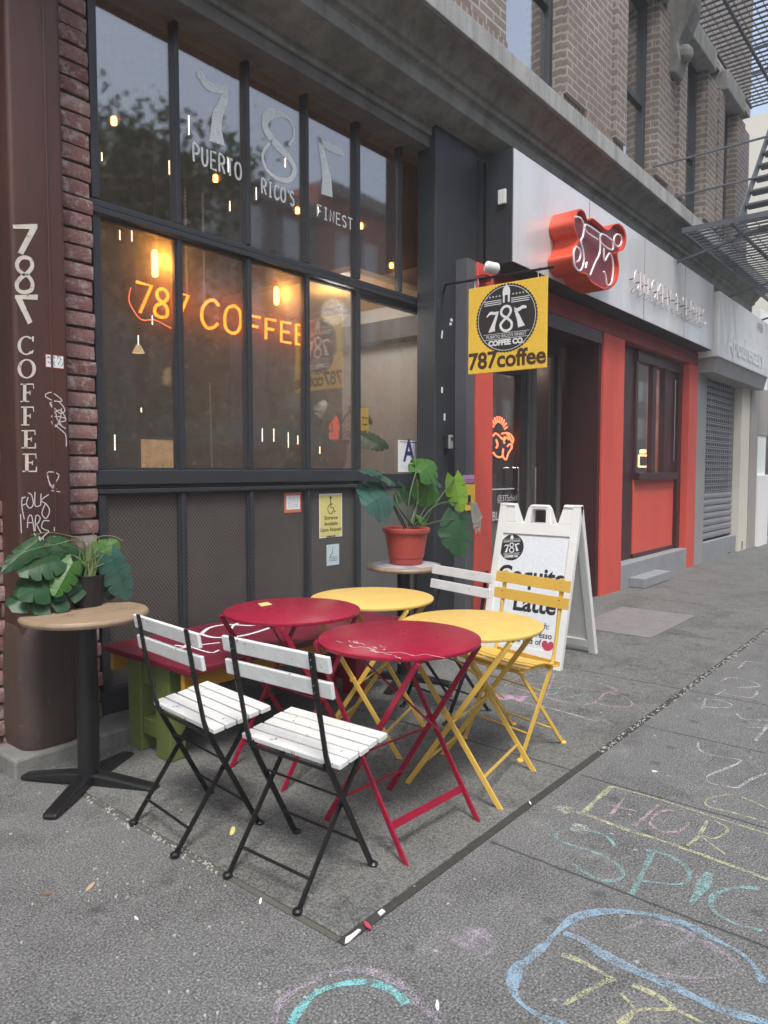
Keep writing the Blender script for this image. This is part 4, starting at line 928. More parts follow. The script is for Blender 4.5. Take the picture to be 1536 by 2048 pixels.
# filament bulbs
def bulb(px,py,y,L_,r,lb,grp,power,big=True):
    c=F(px,py,y); t=thing('pendant_bulb',c,lb,'light bulb',grp)
    mb=MB()
    mb.lathe([(.001,-L_/2),(r*.6,-L_/2+.004),(r*.75,-L_/3),(r*.75,L_/3),(r*.5,L_/2-.003),(.001,L_/2)],c,14,False); mb.build('glowing_bulb',M['bulb' if big else 'bulbs'],t,smooth=True)
    s=MB(); s.lathe([(r*.55,L_/2+.002),(r*.8,L_/2+.01),(r*.8,L_/2+.045),(r*.3,L_/2+.055)],c,14); s.build('socket',M['brownframe'],t,smooth=True)
    s=MB(); s.tube([c+Vector((0,0,L_/2+.05)),(c.x,c.y,3.84)],.003,5); s.build('cord',M['ink'],t)
    if power:
        ld=bpy.data.lights.new('bulb_light','POINT'); ld.energy=power; ld.color=(1,.36,.06); ld.shadow_soft_size=r
        lo=bpy.data.objects.new('bulb_light',ld); COL.objects.link(lo); lo.parent=t; lo.location=(0,-.038,0)
bulb(310,527,3.49,.145,.024,'larger bright tubular amber bulb above the 78 of the neon','amber tube bulbs in the window',1.5)
bulb(553,592,3.49,.115,.022,'bright tubular amber bulb above the FFEE of the neon','amber tube bulbs in the window',1.3)
for i,(px,py,y,lb) in enumerate(((228,242,3.9,'small glowing bulb in the first upper pane'),(431,357,3.9,'small glowing bulb below the word PUERTO'),(595,421,3.9,"small glowing bulb just after the word RICO'S"),(722,452,3.9,'small glowing bulb at the mullion right of the word FINEST'),(826,470,3.9,'small glowing bulb in the rightmost upper pane'),(783,531,3.9,'lowest small glowing bulb of the upper panes, over the door'),(757,771,4.2,'amber bulb seen through the door glass, the left one'),(787,776,4.4,'fainter amber bulb seen through the door glass, the right one'))):
    bulb(px,py,y,.05 if i<6 else .075,.022 if i<6 else .014,lb,'small bulbs in the coffee shop',.12 if i<6 else .1,False)
# thin glowing rods for the bright vertical streaks in the window
for i,(px,py,L_) in enumerate(((204,313,.05),(339,335,.09),(378,250,.13),(457,330,.10),(460,412,.07),(513,387,.09),(571,325,.07),(637,420,.05),(230,885,.10),(277,680,.06),(305,640,.06),(283,820,.03),(605,800,.05),(240,470,.06),(264,470,.08),(525,870,.10),(548,870,.10),(577,880,.12),(596,880,.07),(640,900,.06))):
    c=F(px,py,4.3); o=MB().box(c.x-.0022,c.x+.0022,4.3,4.304,c.z-L_/2,c.z+L_/2).build('light_stick',M['led']); tag(o,'thin vertical glowing light stick inside the coffee shop','light','hanging light sticks inside the coffee shop')
# counter, board, seat backs, inner pot plant, round frame
MB2=MB().box(2.2,3.9,5.6,6.1,.08,1.05); tag(MB2.build('counter',M['intwall'],bevel=.01),'dark counter inside the coffee shop','counter')
p=F(280,878,4.0); q_=F(347,936,4.0); t=thing('menu_board',(p.x,4.0,q_.z-.1),'small lit menu board behind the first window pane','menu board')
M['menu']=plain('lit_menu',(.5,.38,.24),.5,0,(1,.62,.3),.30)
MB().box(p.x,q_.x,4.0,4.03,q_.z-.1,p.z).build('panel',M['menu'],t); MB().box(p.x-.02,p.x,3.99,4.04,q_.z-.1,p.z+.02).box(p.x-.02,q_.x+.02,3.99,4.04,p.z,p.z+.02).build('frame',M['brownframe'],t)
mb=MB(); rnd=random.Random(3)
for i in range(7): c=Vector((p.x+.05+.05*(i%4),3.997,q_.z+.02+.07*(i//4))); mb.ribbon(crv([c+Vector((rnd.uniform(-.025,.025),0,rnd.uniform(-.03,.03))) for _ in range(4)],4),.003,NF)
mb.build('drawing',M['heart'],t)
tag(MB().box(2.68,3.75,3.85,3.9,.9,1.29).build('seat_back',M['greypanel'],bevel=.02),'grey bench back inside behind the second and third panes','bench')
tag(MB().box(2.05,2.12,4.6,4.7,.1,3.8).build('post',M['intwall'],bevel=.01),'dark post standing inside the coffee shop','post')
tag(MB().box(4.15,4.52,5.2,5.25,1.5,2.6).build('banner',plain('purple_cloth',(.12,.08,.15),.7)),'purplish banner hanging inside behind the second pane','banner')
for i in range(1):
    c=F(277,702,6.4); tag(MB().lathe([(.02,.06),(.03,.04),(.06,-.02)],c,18,False).build('lamp_shade',plain('lamp_shade_glow',(.3,.2,.1),.5,0,(1,.7,.35),.6),smooth=True),'small pendant lampshade far inside behind the first pane','lamp')
for i in range(3): 
    ld=bpy.data.lights.new('inner_light','POINT'); ld.energy=4; ld.color=(1,.62,.32); ld.shadow_soft_size=.1; lo=bpy.data.objects.new('lamp_light',ld); COL.objects.link(lo); lo.location=(2.2+i*1.0,6.2,2.25)  # fill lights added to bring out the brick inside
ld=bpy.data.lights.new('vestibule_light','POINT'); ld.energy=10; ld.color=(1,.95,.88); ld.shadow_soft_size=.1; lo=bpy.data.objects.new('vestibule_lamp',ld); COL.objects.link(lo); lo.location=(4.1,3.9,2.55)

# ================================================================== PLANTS
def leaf_mesh(mb,base,tip,width,nrm,cuts=5,droop=.12,fold=.15,seed=0,side=1):
    """monstera leaf: heart shaped blade with slits, folded on its midrib and drooping"""
    rnd=random.Random(seed); base=Vector(base); tip=Vector(tip); ax=tip-base; L_=ax.length; ax.normalize(); n=Vector(nrm); n=(n-ax*n.dot(ax)).normalized(); sd=ax.cross(n)
    def W(t): return width/2*(math.sin(PI*min(1,(t*.86+.10)))**.62)*(1-.25*t**3)
    def pt(t,s):  # t along, s across -1..1
        k=W(max(0,min(1,t)))*s; z=-droop*L_*(t**2)*1.0-fold*abs(k)-.45*k*k/width
        z+=.012*math.sin(t*20+s*3)*abs(s)*L_*3*.3
        return base+ax*(t*L_-(.18*L_*(1-t)**3)*abs(s)**1.3*1)+sd*k+n*z
    N_=cuts*4
    for s in(-1,1):
        last=None
        for i in range(cuts):
            t0=i/cuts; t1=(i+1)/cuts; gap=.10/cuts*rnd.uniform(.4,2.0) if i<cuts-1 else 0
            inner=.42+.15*rnd.random(); cols=4; rows=4; g=[]
            for a in range(rows+1):
                for b in range(cols+1):
                    sb=b/cols; f=max(0,(sb-inner)/(1-inner)); tt0=t0+ .10*sb; tt1=t1-gap*f*1.6+.10*sb
                    if i==0: tt0=0-.02*sb
                    t=tt0+(tt1-tt0)*a/rows
                    edge=(.05*f)*abs(2*a/rows-1)**3
                    g.append(pt(min(t,1),s*(sb-edge*sb)))
            fs=[]
            for a in range(rows):
                for b in range(cols):
                    q_=(a*(cols+1)+b,a*(cols+1)+b+1,(a+1)*(cols+1)+b+1,(a+1)*(cols+1)+b); fs.append(q_ if s>0 else q_[::-1])
            mb.add(g,fs)
    up=n*.0022
    out=[[pt(i/8,0)+up for i in range(9)]]
    for i in range(cuts):
        for s in(-1,1): t=(i+.35)/cuts*.9; out.append([pt(min(1,t+.10*k/4),s*.85*k/4)+up for k in range(5)])
    return out
def stemc(mb,p,q_,r,sag=0,k=8):
    p,q_=Vector(p),Vector(q_); m_=(p+q_)/2+Vector((0,0,sag)); mb.tube(crv([p,m_,q_],k),r,6)
def mkplant(name,label,loc,poty,leaves,potfn,stems,grass=None):
    t=thing(name,loc,label,'potted plant')
    potfn(t)
    sm=MB()
    for s_ in stems:
        P_=crv([F(x,y,poty+dy) for x,y,dy in s_[0]],5); sm.tube(P_,s_[1],6)
    sm.build('stem',M['stemd'],t,smooth=True)
    for i,(b,tp,wd,nr,mat,dr) in enumerate(leaves):
        mb=MB(); b3=F(b[0],b[1],poty+b[2]); t3=F(tp[0],tp[1],poty+tp[2]); rb_=leaf_mesh(mb,b3,t3,wd*1.12,nr,4,dr,.18,i*7+3)
        lf_=mb.build('leaf',M[mat],t,smooth=True)
        vm=MB(); [vm.tube(q_,.0008,4) for q_ in rb_]; vm.build('vein',M['leafb' if mat in('leafd','leafg') else 'leafy'],lf_)
    return t
CN=Vector((-.5,-.8,.5))
# --- left table and plant
def pedestal(loc,label,topmat,r,th,rz,armang,extra=None):
    t=thing('pedestal_table',loc,label,'table',None,0); lx,ly=0,0
    mb=MB(); mb.lathe([(r-.02,.74-th),(r-.006,.74-th+.004),(r,.74-th+.014),(r,.74-.012),(r-.006,.74-.003),(r-.018,.74)],(0,0,0),56)
    mb.build('tabletop',topmat,t,smooth=True,world=False)
    mb=MB(); mb.lathe([(.044,.035),(.044,.69),(.085,.695),(.085,.704)],(0,0,0),28); mb.build('column',M['black'],t,smooth=True,world=False)
    mb=MB()
    for a in armang:
        c,s=math.cos(R(a)),math.sin(R(a)); d=Vector((c,s,0)); n=Vector((-s,c,0))
        prof=[(0,.06),(.10,.055),(.24,.035),(.31,.024),(.315,.005),(0,.008)]
        for w_ in(1,): mb.add([d*u+n*.030+Vector((0,0,v)) for u,v in prof]+[d*u-n*.030+Vector((0,0,v)) for u,v in prof],[(5,4,3,2,1,0),(6,7,8,9,10,11)]+[(i,(i+1)%6,6+(i+1)%6,6+i) for i in range(6)])
    mb.build('base',M['black'],t,bevel=.01,world=False)
    return t
PT1=pedestal((1.482,2.845,0),'round wooden table on a black pedestal in front of the iron pilaster',M['wood'],.252,.032,0,(29,118,215,298))
q=NB('mosaic_top'); vv=q.vor(9); c=q.mix(q.ramp(q.noise(7,3),.45,.55),(.45,.42,.44),q.mix(vv.outputs['Color'],(.20,.22,.35),(.55,.50,.48))); q.base(c); q.rough(.35); M['mosaic']=q.m
PT2=pedestal((3.50,2.745,0),'round pedestal table with a patterned top carrying the red pot',M['wood'],.235,.03,0,(20,110,200,290))
MB().lathe([(.205,.7405),(.205,.7425)],(3.50,2.745,0),48).build('patterned_inlay',M['mosaic'],PT2)
def pot1(t):
    c=G(175,1211,.7401); 
    MB().lathe([(.058,0),(.062,.01),(.069,.125),(.072,.128),(.072,.135),(.064,.135),(.062,.112),(.001,.112)],c,32,False).build('pot',M['potblack'],t,smooth=True)
c1=G(175,1211,.7401)
lv=[((140,1105,.04),(95,1075,.08),.11,(-.3,-.7,.6),'leafd',.05),((200,1130,.08),(262,1150,.06),.15,(-.1,-.8,.5),'leafg',.15),((120,1120,-.04),(40,1135,-.05),.12,(-.4,-.6,.7),'leafd',.2),((192,1115,.0),(225,1092,-.02),.10,(-.1,-.7,.7),'leafb',.1),((100,1130,0),(30,1180,-.02),.13,(-.4,-.6,.7),'leafd',.25),((150,1152,0),(18,1196,-.02),.22,(-.4,-.5,.75),'leafd',.16),((75,1082,.0),(4,1140,-.02),.075,(-.6,-.7,.2),'leafd',.1),((146,1124,-.06),(110,1190,-.10),.098,(-.3,-.9,.35),'leafb',.1),
 ((222,1112,-.05),(264,1198,-.08),.135,(-.1,-.95,.3),'leafg',.1),((186,1120,.05),(236,1080,.05),.13,(-.2,-.8,.6),'leafb',.05),((165,1130,.05),(70,1100,.06),.16,(-.3,-.6,.8),'leafd',.12),
 ((205,1150,0),(232,1196,.0),.12,(0,-.9,.3),'leafg',.1),((150,1140,.03),(60,1165,.0),.17,(-.3,-.6,.7),'leafd',.2),((190,1125,.06),(252,1108,.1),.12,(-.1,-.7,.7),'leafd',.1),((168,1135,-.02),(130,1092,.02),.12,(-.2,-.8,.5),'leafd',.0),((150,1150,-.03),(42,1185,-.08),.14,(-.5,-.7,.5),'leafd',.12)]
py1=c1.y
stm=[([(175,1160,0),(165,1120,0),(150,1128,-.05)],.003),([(178,1160,0),(195,1110,0),(222,1112,-.05)],.003),([(170,1160,0),(130,1095,0),(75,1082,0)],.003),([(175,1160,0),(160,1130,.02),(148,1150,0)],.003),([(180,1160,0),(190,1140,0),(186,1120,.05)],.003)]
PL1=mkplant('potted_plant','leafy plant with split leaves in a small black pot on the wooden pedestal table',c1,py1,lv,pot1,stm)
gm=MB(); rnd=random.Random(6)
for pth in ([(178,1155),(170,1095),(150,1080),(115,1088),(60,1100),(8,1125)],[(176,1155),(172,1110),(165,1080),(140,1072),(100,1065),(62,1070)],[(180,1155),(182,1100),(195,1075),(225,1072),(246,1082)],[(182,1155),(186,1120),(205,1103),(224,1108),(228,1116)],[(181,1155),(188,1138),(205,1128),(216,1126)],[(174,1155),(168,1120),(165,1075)],[(179,1155),(176,1110),(180,1078),(190,1064)],[(177,1155),(170,1130),(150,1112),(133,1112),(145,1128)],[(183,1155),(184,1120),(180,1100)],[(173,1155),(171,1125),(160,1100),(130,1090)],[(180,1155),(186,1110),(183,1085),(193,1072),(200,1082)],[(230,1222),(232,1208),(235,1190)]):
    P_=crv([F(x,y,py1-.02+rnd.uniform(-.03,.03)) for x,y in pth],5); n_=len(P_); gm.tube(P_,[.0032*(1-.75*i/n_) for i in range(n_)],5)
for i in range(26):
    a=rnd.random()*6.28; b=Vector((c1.x+.03*math.cos(a),c1.y+.03*math.sin(a),c1.z+.11)); gm.tube([b,b+Vector((rnd.uniform(-.02,.02),rnd.uniform(-.02,.02),.08)),b+Vector((rnd.uniform(-.05,.05),rnd.uniform(-.05,.05),rnd.uniform(.1,.17)))],[.003,.0025,.001],5)
gm.build('grass_strand',M['stem'],PL1,smooth=True)
# --- right pot and monstera
c2=G(812,1122,.7429)
c2.x,c2.y=3.50+.02,2.745-.0
def pot2(t):
    MB().lathe([(.098,0),(.102,.006),(.104,.04),(.110,.045),(.133,.195),(.146,.197),(.149,.205),(.149,.222),(.143,.226),(.134,.222),(.132,.19),(.001,.185)],c2,48,False).build('pot',M['terra'],t,smooth=True)
    MB().lathe([(.001,.193),(.131,.191)],c2,24,False).build('soil',M['soil'],t)
lv2=[((774,986,-.05),(733,1012,-.1),.25,(-.3,-.9,.4),'leafg',.05),((752,940,0),(720,935,-.05),.12,(-.1,-.3,.95),'leafg',.1),((752,945,-.02),(792,960,-.02),.13,(-.1,-.4,.9),'leafg',.1),
 ((838,946,0),(872,918,0),.20,(-.2,-.7,.6),'leafb',.15),((833,960,.02),(884,988,0),.24,(-.1,-.9,.3),'leafb',.08),((845,935,.05),(828,915,.05),.15,(-.3,-.5,.7),'leafb',.1),
 ((908,955,-.05),(922,1024,-.08),.135,(-.75,-.6,.0),'leafy',.0),((918,1030,-.06),(925,1112,-.12),.26,(-.3,-.95,.2),'leafd',.08),((790,985,.05),(806,1000,.05),.10,(0,-.8,.5),'leafd',.1),
 ((845,940,.08),(890,965,.1),.12,(.1,-.6,.7),'leafg',.1),((805,975,.1),(835,995,.1),.16,(0,-.8,.5),'leafd',.1),((850,1040,0),(832,1030,0),.09,(0,-.6,.6),'leafb',.05)]
py2=c2.y
st2=[([(812,1055,0),(800,1030,-.03),(774,986,-.05)],.006),([(818,1055,0),(818,1000,0),(832,945,0)],.006),([(825,1055,0),(835,1000,0),(833,960,0)],.005),([(845,1055,0),(870,1010,-.03),(908,958,-.05)],.006),
 ([(835,1055,0),(860,1020,-.03),(890,1005,-.05),(940,1008,-.06)],.006),([(848,1050,0),(880,1042,-.03),(915,1038,-.05),(918,1030,-.06)],.005),([(828,1055,0),(800,1018,-.02),(790,990,.05)],.006),([(820,1055,0),(830,1020,.02),(842,990,.04)],.006),([(810,1060,0),(780,1000,-.03),(752,942,0)],.005),([(830,1050,0),(858,1000,.04),(862,960,.04)],.004)]
PL2=mkplant('monstera_plant','monstera plant in a red plastic pot on the patterned pedestal table',c2,py2,lv2,pot2,st2)
dm=MB(); rnd=random.Random(9)
for i in range(11):
    a=F(945+rnd.uniform(-5,8),1010+rnd.uniform(-6,6),py2-.07); b=F(955+rnd.uniform(-10,14),1035+rnd.uniform(-6,20),py2-.08); c_=F(958+rnd.uniform(-10,10),1050+rnd.uniform(-8,22),py2-.09)
    dm.ribbon(crv([a,b,c_],3),[.014,.016,.02,.018,.012,.006,.002][:7],(-.5,-.8,.1))
dm.build('withered_leaf',M['leafgrey'],PL2)
# --- plant inside the window
def ip(mb,seed,cx_,cy_,cz_,n,L_):
    rnd=random.Random(seed)
    for i in range(n):
        a=rnd.uniform(0,6.28); el=rnd.uniform(.1,1.2); d=Vector((math.cos(a)*math.cos(el),math.sin(a)*math.cos(el)*.6,math.sin(el))); b=Vector((cx_,cy_,cz_)); m_=b+d*L_*rnd.uniform(.5,.9)
        mb.tube([b,b.lerp(m_,.5)+Vector((0,0,.04)),m_],.004,5)
        leaf_mesh(mb,m_,m_+Vector((d.x,d.y,-.3)).normalized()*L_*.5,L_*.42,(-.3,-.7,.5),5,.1,.15,seed+i)
pb=F(668,934,3.75); pi=thing('potted_plant',pb,'plant in a maroon pot just inside the fourth window pane','potted plant')
M['potm']=plain('maroon_pot',(.10,.02,.03),.4)
MB().lathe([(.075,0),(.085,.01),(.105,.17),(.118,.175),(.118,.20),(.1,.2),(.001,.18)],pb,30,False).build('pot',M['potm'],pi,smooth=True)
mb=MB(); ip(mb,4,pb.x,pb.y,pb.z+.18,9,.42); mb.build('foliage',M['leafd'],pi,smooth=True)
mb=MB(); a=F(668,880,3.72); b=F(672,832,3.72); leaf_mesh(mb,a,b,.09,(-.4,-.9,0),3,0,.1,2); mb.build('flower',plain('red_flower',(.75,.08,.03),.4,0,(1,.08,.02),.35),pi,smooth=True)  # flower material carries a faint red glow of its own
ps=thing('potted_palm',(3.25,5.0,.1),'larger shadowy plant deeper inside the coffee shop','potted plant')
MB().lathe([(.12,0),(.17,.3),(.18,.32),(.16,.32),(.001,.3)],(3.25,5.0,.1),24,False).build('pot',M['potm'],ps,smooth=True)
mb=MB(); ip(mb,9,3.25,5.0,.4,14,1.3); mb.build('foliage',M['leafd'],ps,smooth=True)
t=thing('side_shelf',(3.5,3.6,1.24),'window ledge inside the coffee shop','ledge'); MB().box(1.84,3.77,3.46,3.95,1.22,1.255).build('shelf',M['intwall'],t)

# ================================================================== FURNITURE
def make_table(mat,topmat,h,label,loc,rz,group,bar='wide'):
    t=thing('bistro_table',loc,label,'table',group,rz); r=.30
    mb=MB(); mb.lathe([(r-.012,h-.016),(r-.003,h-.014),(r,h-.008),(r-.001,h-.002),(r-.006,h),(.001,h)],(0,0,0),72,False); mb.lathe([(r-.006,h-.003),(r-.03,h-.006),(.001,h-.006)],(0,0,0),72,False)
    mb.build('tabletop',topmat,t,smooth=True,world=False)
    hw1,hw2=.205,.175
    # frame 1: feet at -y, tops at +y ; frame 2 narrower the other way
    for fi,(hw,sg) in enumerate(((hw1,-1),(hw2,1))):
        zt=h-.02
        for s in(-1,1):
            mb=MB(); mb.obox((s*hw,sg*.215,.004),(s*hw,-sg*.235,zt),.022,.008,(0,1,0)); mb.box(s*hw-.016,s*hw+.016,sg*.215-.022,sg*.215+.018,.003,.009); mb.build('leg',mat,t,bevel=.002,world=False)
        a=.115/zt; y=sg*(.215-.45*a)
        mb=MB(); mb.obox((-hw,y,.115),(hw,y,.115),.026 if (bar=='wide' and fi==0) else .010,.006,(0,.25,1)); mb.build('crossbar',mat,t,world=False); MB().tube([(-hw,-sg*.235,zt),(hw,-sg*.235,zt)],.006,8).build('crossbar',mat,t,world=False)
    mb=MB(); mb.tube([(-hw1,-.01,h/2-.02),(hw1,-.01,h/2-.02)],.004,8)
    for s in(-1,1): mb.tube([(s*(hw1-.02),.02,h/2),(s*(hw1+.014),.02,h/2)],.009,10)
    mb.tube([(-.10,.20,h-.03),(.08,-.12,h*.52)],.0045,6)
    mb.build('brace_rod',mat,t,smooth=True,world=False)
    return t
GT='folding bistro tables on the pavement'
T1=make_table(M['crimson'],M['crimson'],.71,'crimson round table nearest the camera, with white scratches on its top',(2.050,1.630,0),R(-3),GT)
T2=make_table(M['crimson'],M['crimson'],.71,'crimson round table by the bench with a small yellow tag on its top',(2.165,2.325,0),R(88),GT)
T3=make_table(M['yellow'],M['yellowtop'],.68,'yellow round table in front, beside the nearest crimson table',(2.545,1.635,0),R(10),GT,'thin')
T4=make_table(M['yellow'],M['yellowtop'],.708,'yellow round table at the back, between the bench and the potted monstera',(2.635,2.265,0),R(20),GT,'thin')
# scratches on nearest red top and tag on the other
sc=MB(); rnd=random.Random(2)
def onT(px,py,h): return G(px,py,h+.0012)
for k in range(16):
    x=664+rnd.random()*130; y=1276+ (x-664)*.23+rnd.uniform(-7,9); pts=[onT(x+i*5,y+i*1.1+rnd.uniform(-2,2),.71) for i in range(rnd.randint(2,6))]
    sc.ribbon(pts,rnd.uniform(.0015,.004),(0,0,1))
pts=[onT(x,y,.71) for x,y in((742,1302),(770,1306),(800,1304),(830,1312),(850,1308),(890,1316))]; sc.ribbon(pts,.0025,(0,0,1))
v=sc; v.v=[Matrix.Rotation(R(3),4,'Z')@(p-Vector((2.050,1.630,0))) for p in v.v]; v.build('scratch',M['paper'],T1,world=False)
tg=MB(); pts=[G(x,y,.7115) for x,y in((515,1207),(535,1204),(545,1209),(523,1213))]; tg.prism([(p.x,p.y) for p in pts],lambda u,v,t:(u,v,t),.7112,.7118)
tag(tg.build('paper_tag',M['paperyel']),'small pale yellow paper tag lying on the far crimson table','tag')

def make_chair(kind,label,loc,rz,group):
    """folding bistro chair facing +x"""
    t=thing('folding_chair',loc,label,'chair',group,rz)
    fm=M['black'] if kind=='wood' else M['yellow']; smt=M['whiteslat'] if kind=='wood' else M['yellow']
    sh=.445 if kind=='wood' else .43
    # back uprights run on as the front legs
    sr=.428; sf=.458 if kind=='wood' else .44
    if kind!='wood': sr=.43
    zo=0 if kind=='wood' else .03
    for s in(-1,1):
        y=s*.178
        mb=MB(); mb.obox((-.124,y,.785+zo),(-.098,y,.625+zo),.006,.022,(1,0,0)); pass
        mb.tube([(-.099,y,.635+zo),(-.083,y,.56),(-.062,y,.455),(-.045,y,.405)],[.010,.008,.0085,.010],8); mb.obox((-.052,y,.42),(.165,y,.006),.018,.009,(1,0,.5)); mb.lathe([(.014,.001),(.017,.005),(.017,.016),(.010,.022)],(.168,y,0),12)
        mb.build('leg',fm,t,smooth=False,world=False)
        mb=MB(); y=s*.158
        mb.obox((.155,y,sf-.025),(-.165,y,.010),.016,.008,(1,0,-.5)); mb.lathe([(.012,.001),(.016,.005),(.016,.015),(.009,.02)],(-.168,y,0),12); mb.build('leg',fm,t,world=False)
    for (x,w2,z,rr_) in ((.10,.178,.118,.005),(-.115,.158,.085,.005),(-.045,.178,.40,.006),(.145,.158,sf-.035,.006),(.01,.178,.30,.004)):
        MB().tube([(x,-w2,z),(x,w2,z)],rr_,8).build('crossbar',fm,t,smooth=True,world=False)
    for s in(-1,1): MB().obox((-.055,s*.16,sr-.016),(.18,s*.16,sf-.018),.018,.006,(0,0,1)).build('seat_rail',fm,t,world=False)
    rnd=random.Random(len(label))
    def sz(x): return sr+(sf-sr)*(x+.045)/.235
    tilt=Matrix.Rotation(-math.atan((sf-sr)/.235),4,'Y')
    if kind=='wood':
        for i in range(5):
            x=-.048+i*.0485; mb=MB(); j=rnd.uniform(-.004,.004); mb.box(0,.0425,-.220+j,.220+j,-.014,.004+rnd.uniform(0,.001),Matrix.Translation((x,0,sz(x)))@tilt@Matrix.Rotation(rnd.uniform(-.006,.006),4,'Z')); mb.build('seat_slat',smt,t,bevel=.003,world=False)
    else:
        for i in range(8):
            x=-.075+i*.034; zz=sz(x)+.010*math.cos((i-3.5)/3.5*1.2)-.02*abs((i-3.5)/3.5)**3; mb=MB(); ys=(-.2,-.1,0,.1,.2)
            mb.add([(x,y,zz-.010*(1-(y/.2)**2)) for y in ys]+[(x+.028,y,zz-.010*(1-(y/.2)**2)) for y in ys]+[(x,y,zz-.004-.010*(1-(y/.2)**2)) for y in ys]+[(x+.028,y,zz-.004-.010*(1-(y/.2)**2)) for y in ys],
              [(i_,5+i_,6+i_,1+i_) for i_ in range(4)]+[(10+i_,11+i_,16+i_,15+i_) for i_ in range(4)]+[(i_,i_+1,11+i_,10+i_) for i_ in range(4)]+[(5+i_,15+i_,16+i_,6+i_) for i_ in range(4)]+[(0,10,15,5),(4,9,19,14)])
            mb.build('seat_slat',smt,t,world=False)
        for x in(-.078,.198): MB().box(x-.004,x+.004,-.2,.2,sz(x)-.018,sz(x)+.0).build('seat_edge',smt,t,world=False)
    for (zc,xc) in ((.752+zo,-.118),(.672+zo,-.105)):
        mb=MB(); hh=.026 if kind=='wood' else .027; th=.007 if kind=='wood' else .0025; W2=.238 if kind=='wood' else .232
        lean=Matrix.Rotation(R(-10),4,'Y')@Matrix.Rotation(R(rnd.uniform(-.5,.5)),4,'X')
        mb.box(-th,th,-W2,W2,-hh,hh,Matrix.Translation((xc+(.012 if kind=='wood' else .008),0,zc))@lean); mb.build('back_slat',smt,t,bevel=.003 if kind=='wood' else .001,world=False)
    mb=MB()
    for s in(-1,1):
        for (zc,xc) in ((.764,-.1215),(.742,-.118),(.684,-.108),(.662,-.105)): mb.tube([(xc-.001,s*.178,zc+zo),(xc-.006 if kind=='wood' else xc+.012,s*.178,zc+zo)],.0035,8)
    mb.build('rivet',M['chrome'],t,smooth=True,world=False)
    return t
GC='white slatted folding chairs'
C1=make_chair('wood','white slatted folding chair with black legs, nearest the camera',(1.590,1.685,0),R(2),GC)
dup(C1,(1.562,2.215,0),R(-6),'white slatted folding chair with black legs, left one beside the green bench leg',GC)
dup(C1,(3.215,2.225,0),R(167),'white slatted chair at the back, only its backrest showing beside the yellow chair',GC)
C4=make_chair('metal','all yellow metal folding chair in front of the pavement sign',(3.04,1.70,0),R(168),None)

# --- bench
BN=thing('bench',(2.5,2.9,0),'low dark red topped bench with green and red ends under the window','bench')
MB().box(1.785,3.26,2.56,3.28,.445,.472).build('seat_top',M['benchtop'],BN,bevel=.004)
MB().box(1.80,3.24,2.62,2.645,.36,.444).build('apron',M['benchyellow'],BN,bevel=.003); MB().box(1.80,3.24,3.20,3.225,.36,.444).build('apron',M['benchyellow'],BN,bevel=.003)
def endf(x,mat):
    mb=MB().box(x,x+.085,2.755,2.865,.0105,.444).box(x,x+.085,2.985,3.095,.0105,.444).box(x+.01,x+.075,2.866,2.984,.33,.443).box(x+.01,x+.075,2.866,2.984,.09,.17); mb.build('leg_frame',mat,BN,bevel=.005)
endf(1.815,M['green']); endf(3.06,M['benchred'])
mb=MB(); 
for p,w_ in (([(402,1268),(420,1255),(455,1249),(500,1251),(540,1247)],.014),([(402,1268),(430,1275),(480,1272),(520,1262),(545,1252),(540,1247)],.014),([(460,1262),(468,1250),(485,1243)],.010),([(352,1268),(375,1266),(388,1278),(370,1292)],.012),([(340,1300),(400,1290),(440,1285)],.010),([(380,1293),(420,1305),(438,1300)],.008),([(350,1290),(385,1296)],.010)):
    mb.ribbon(crv([G(x,y,.4735) for x,y in p],4),w_*1.5,(0,0,1))
mb.build('painted_scroll',M['paper'],BN)

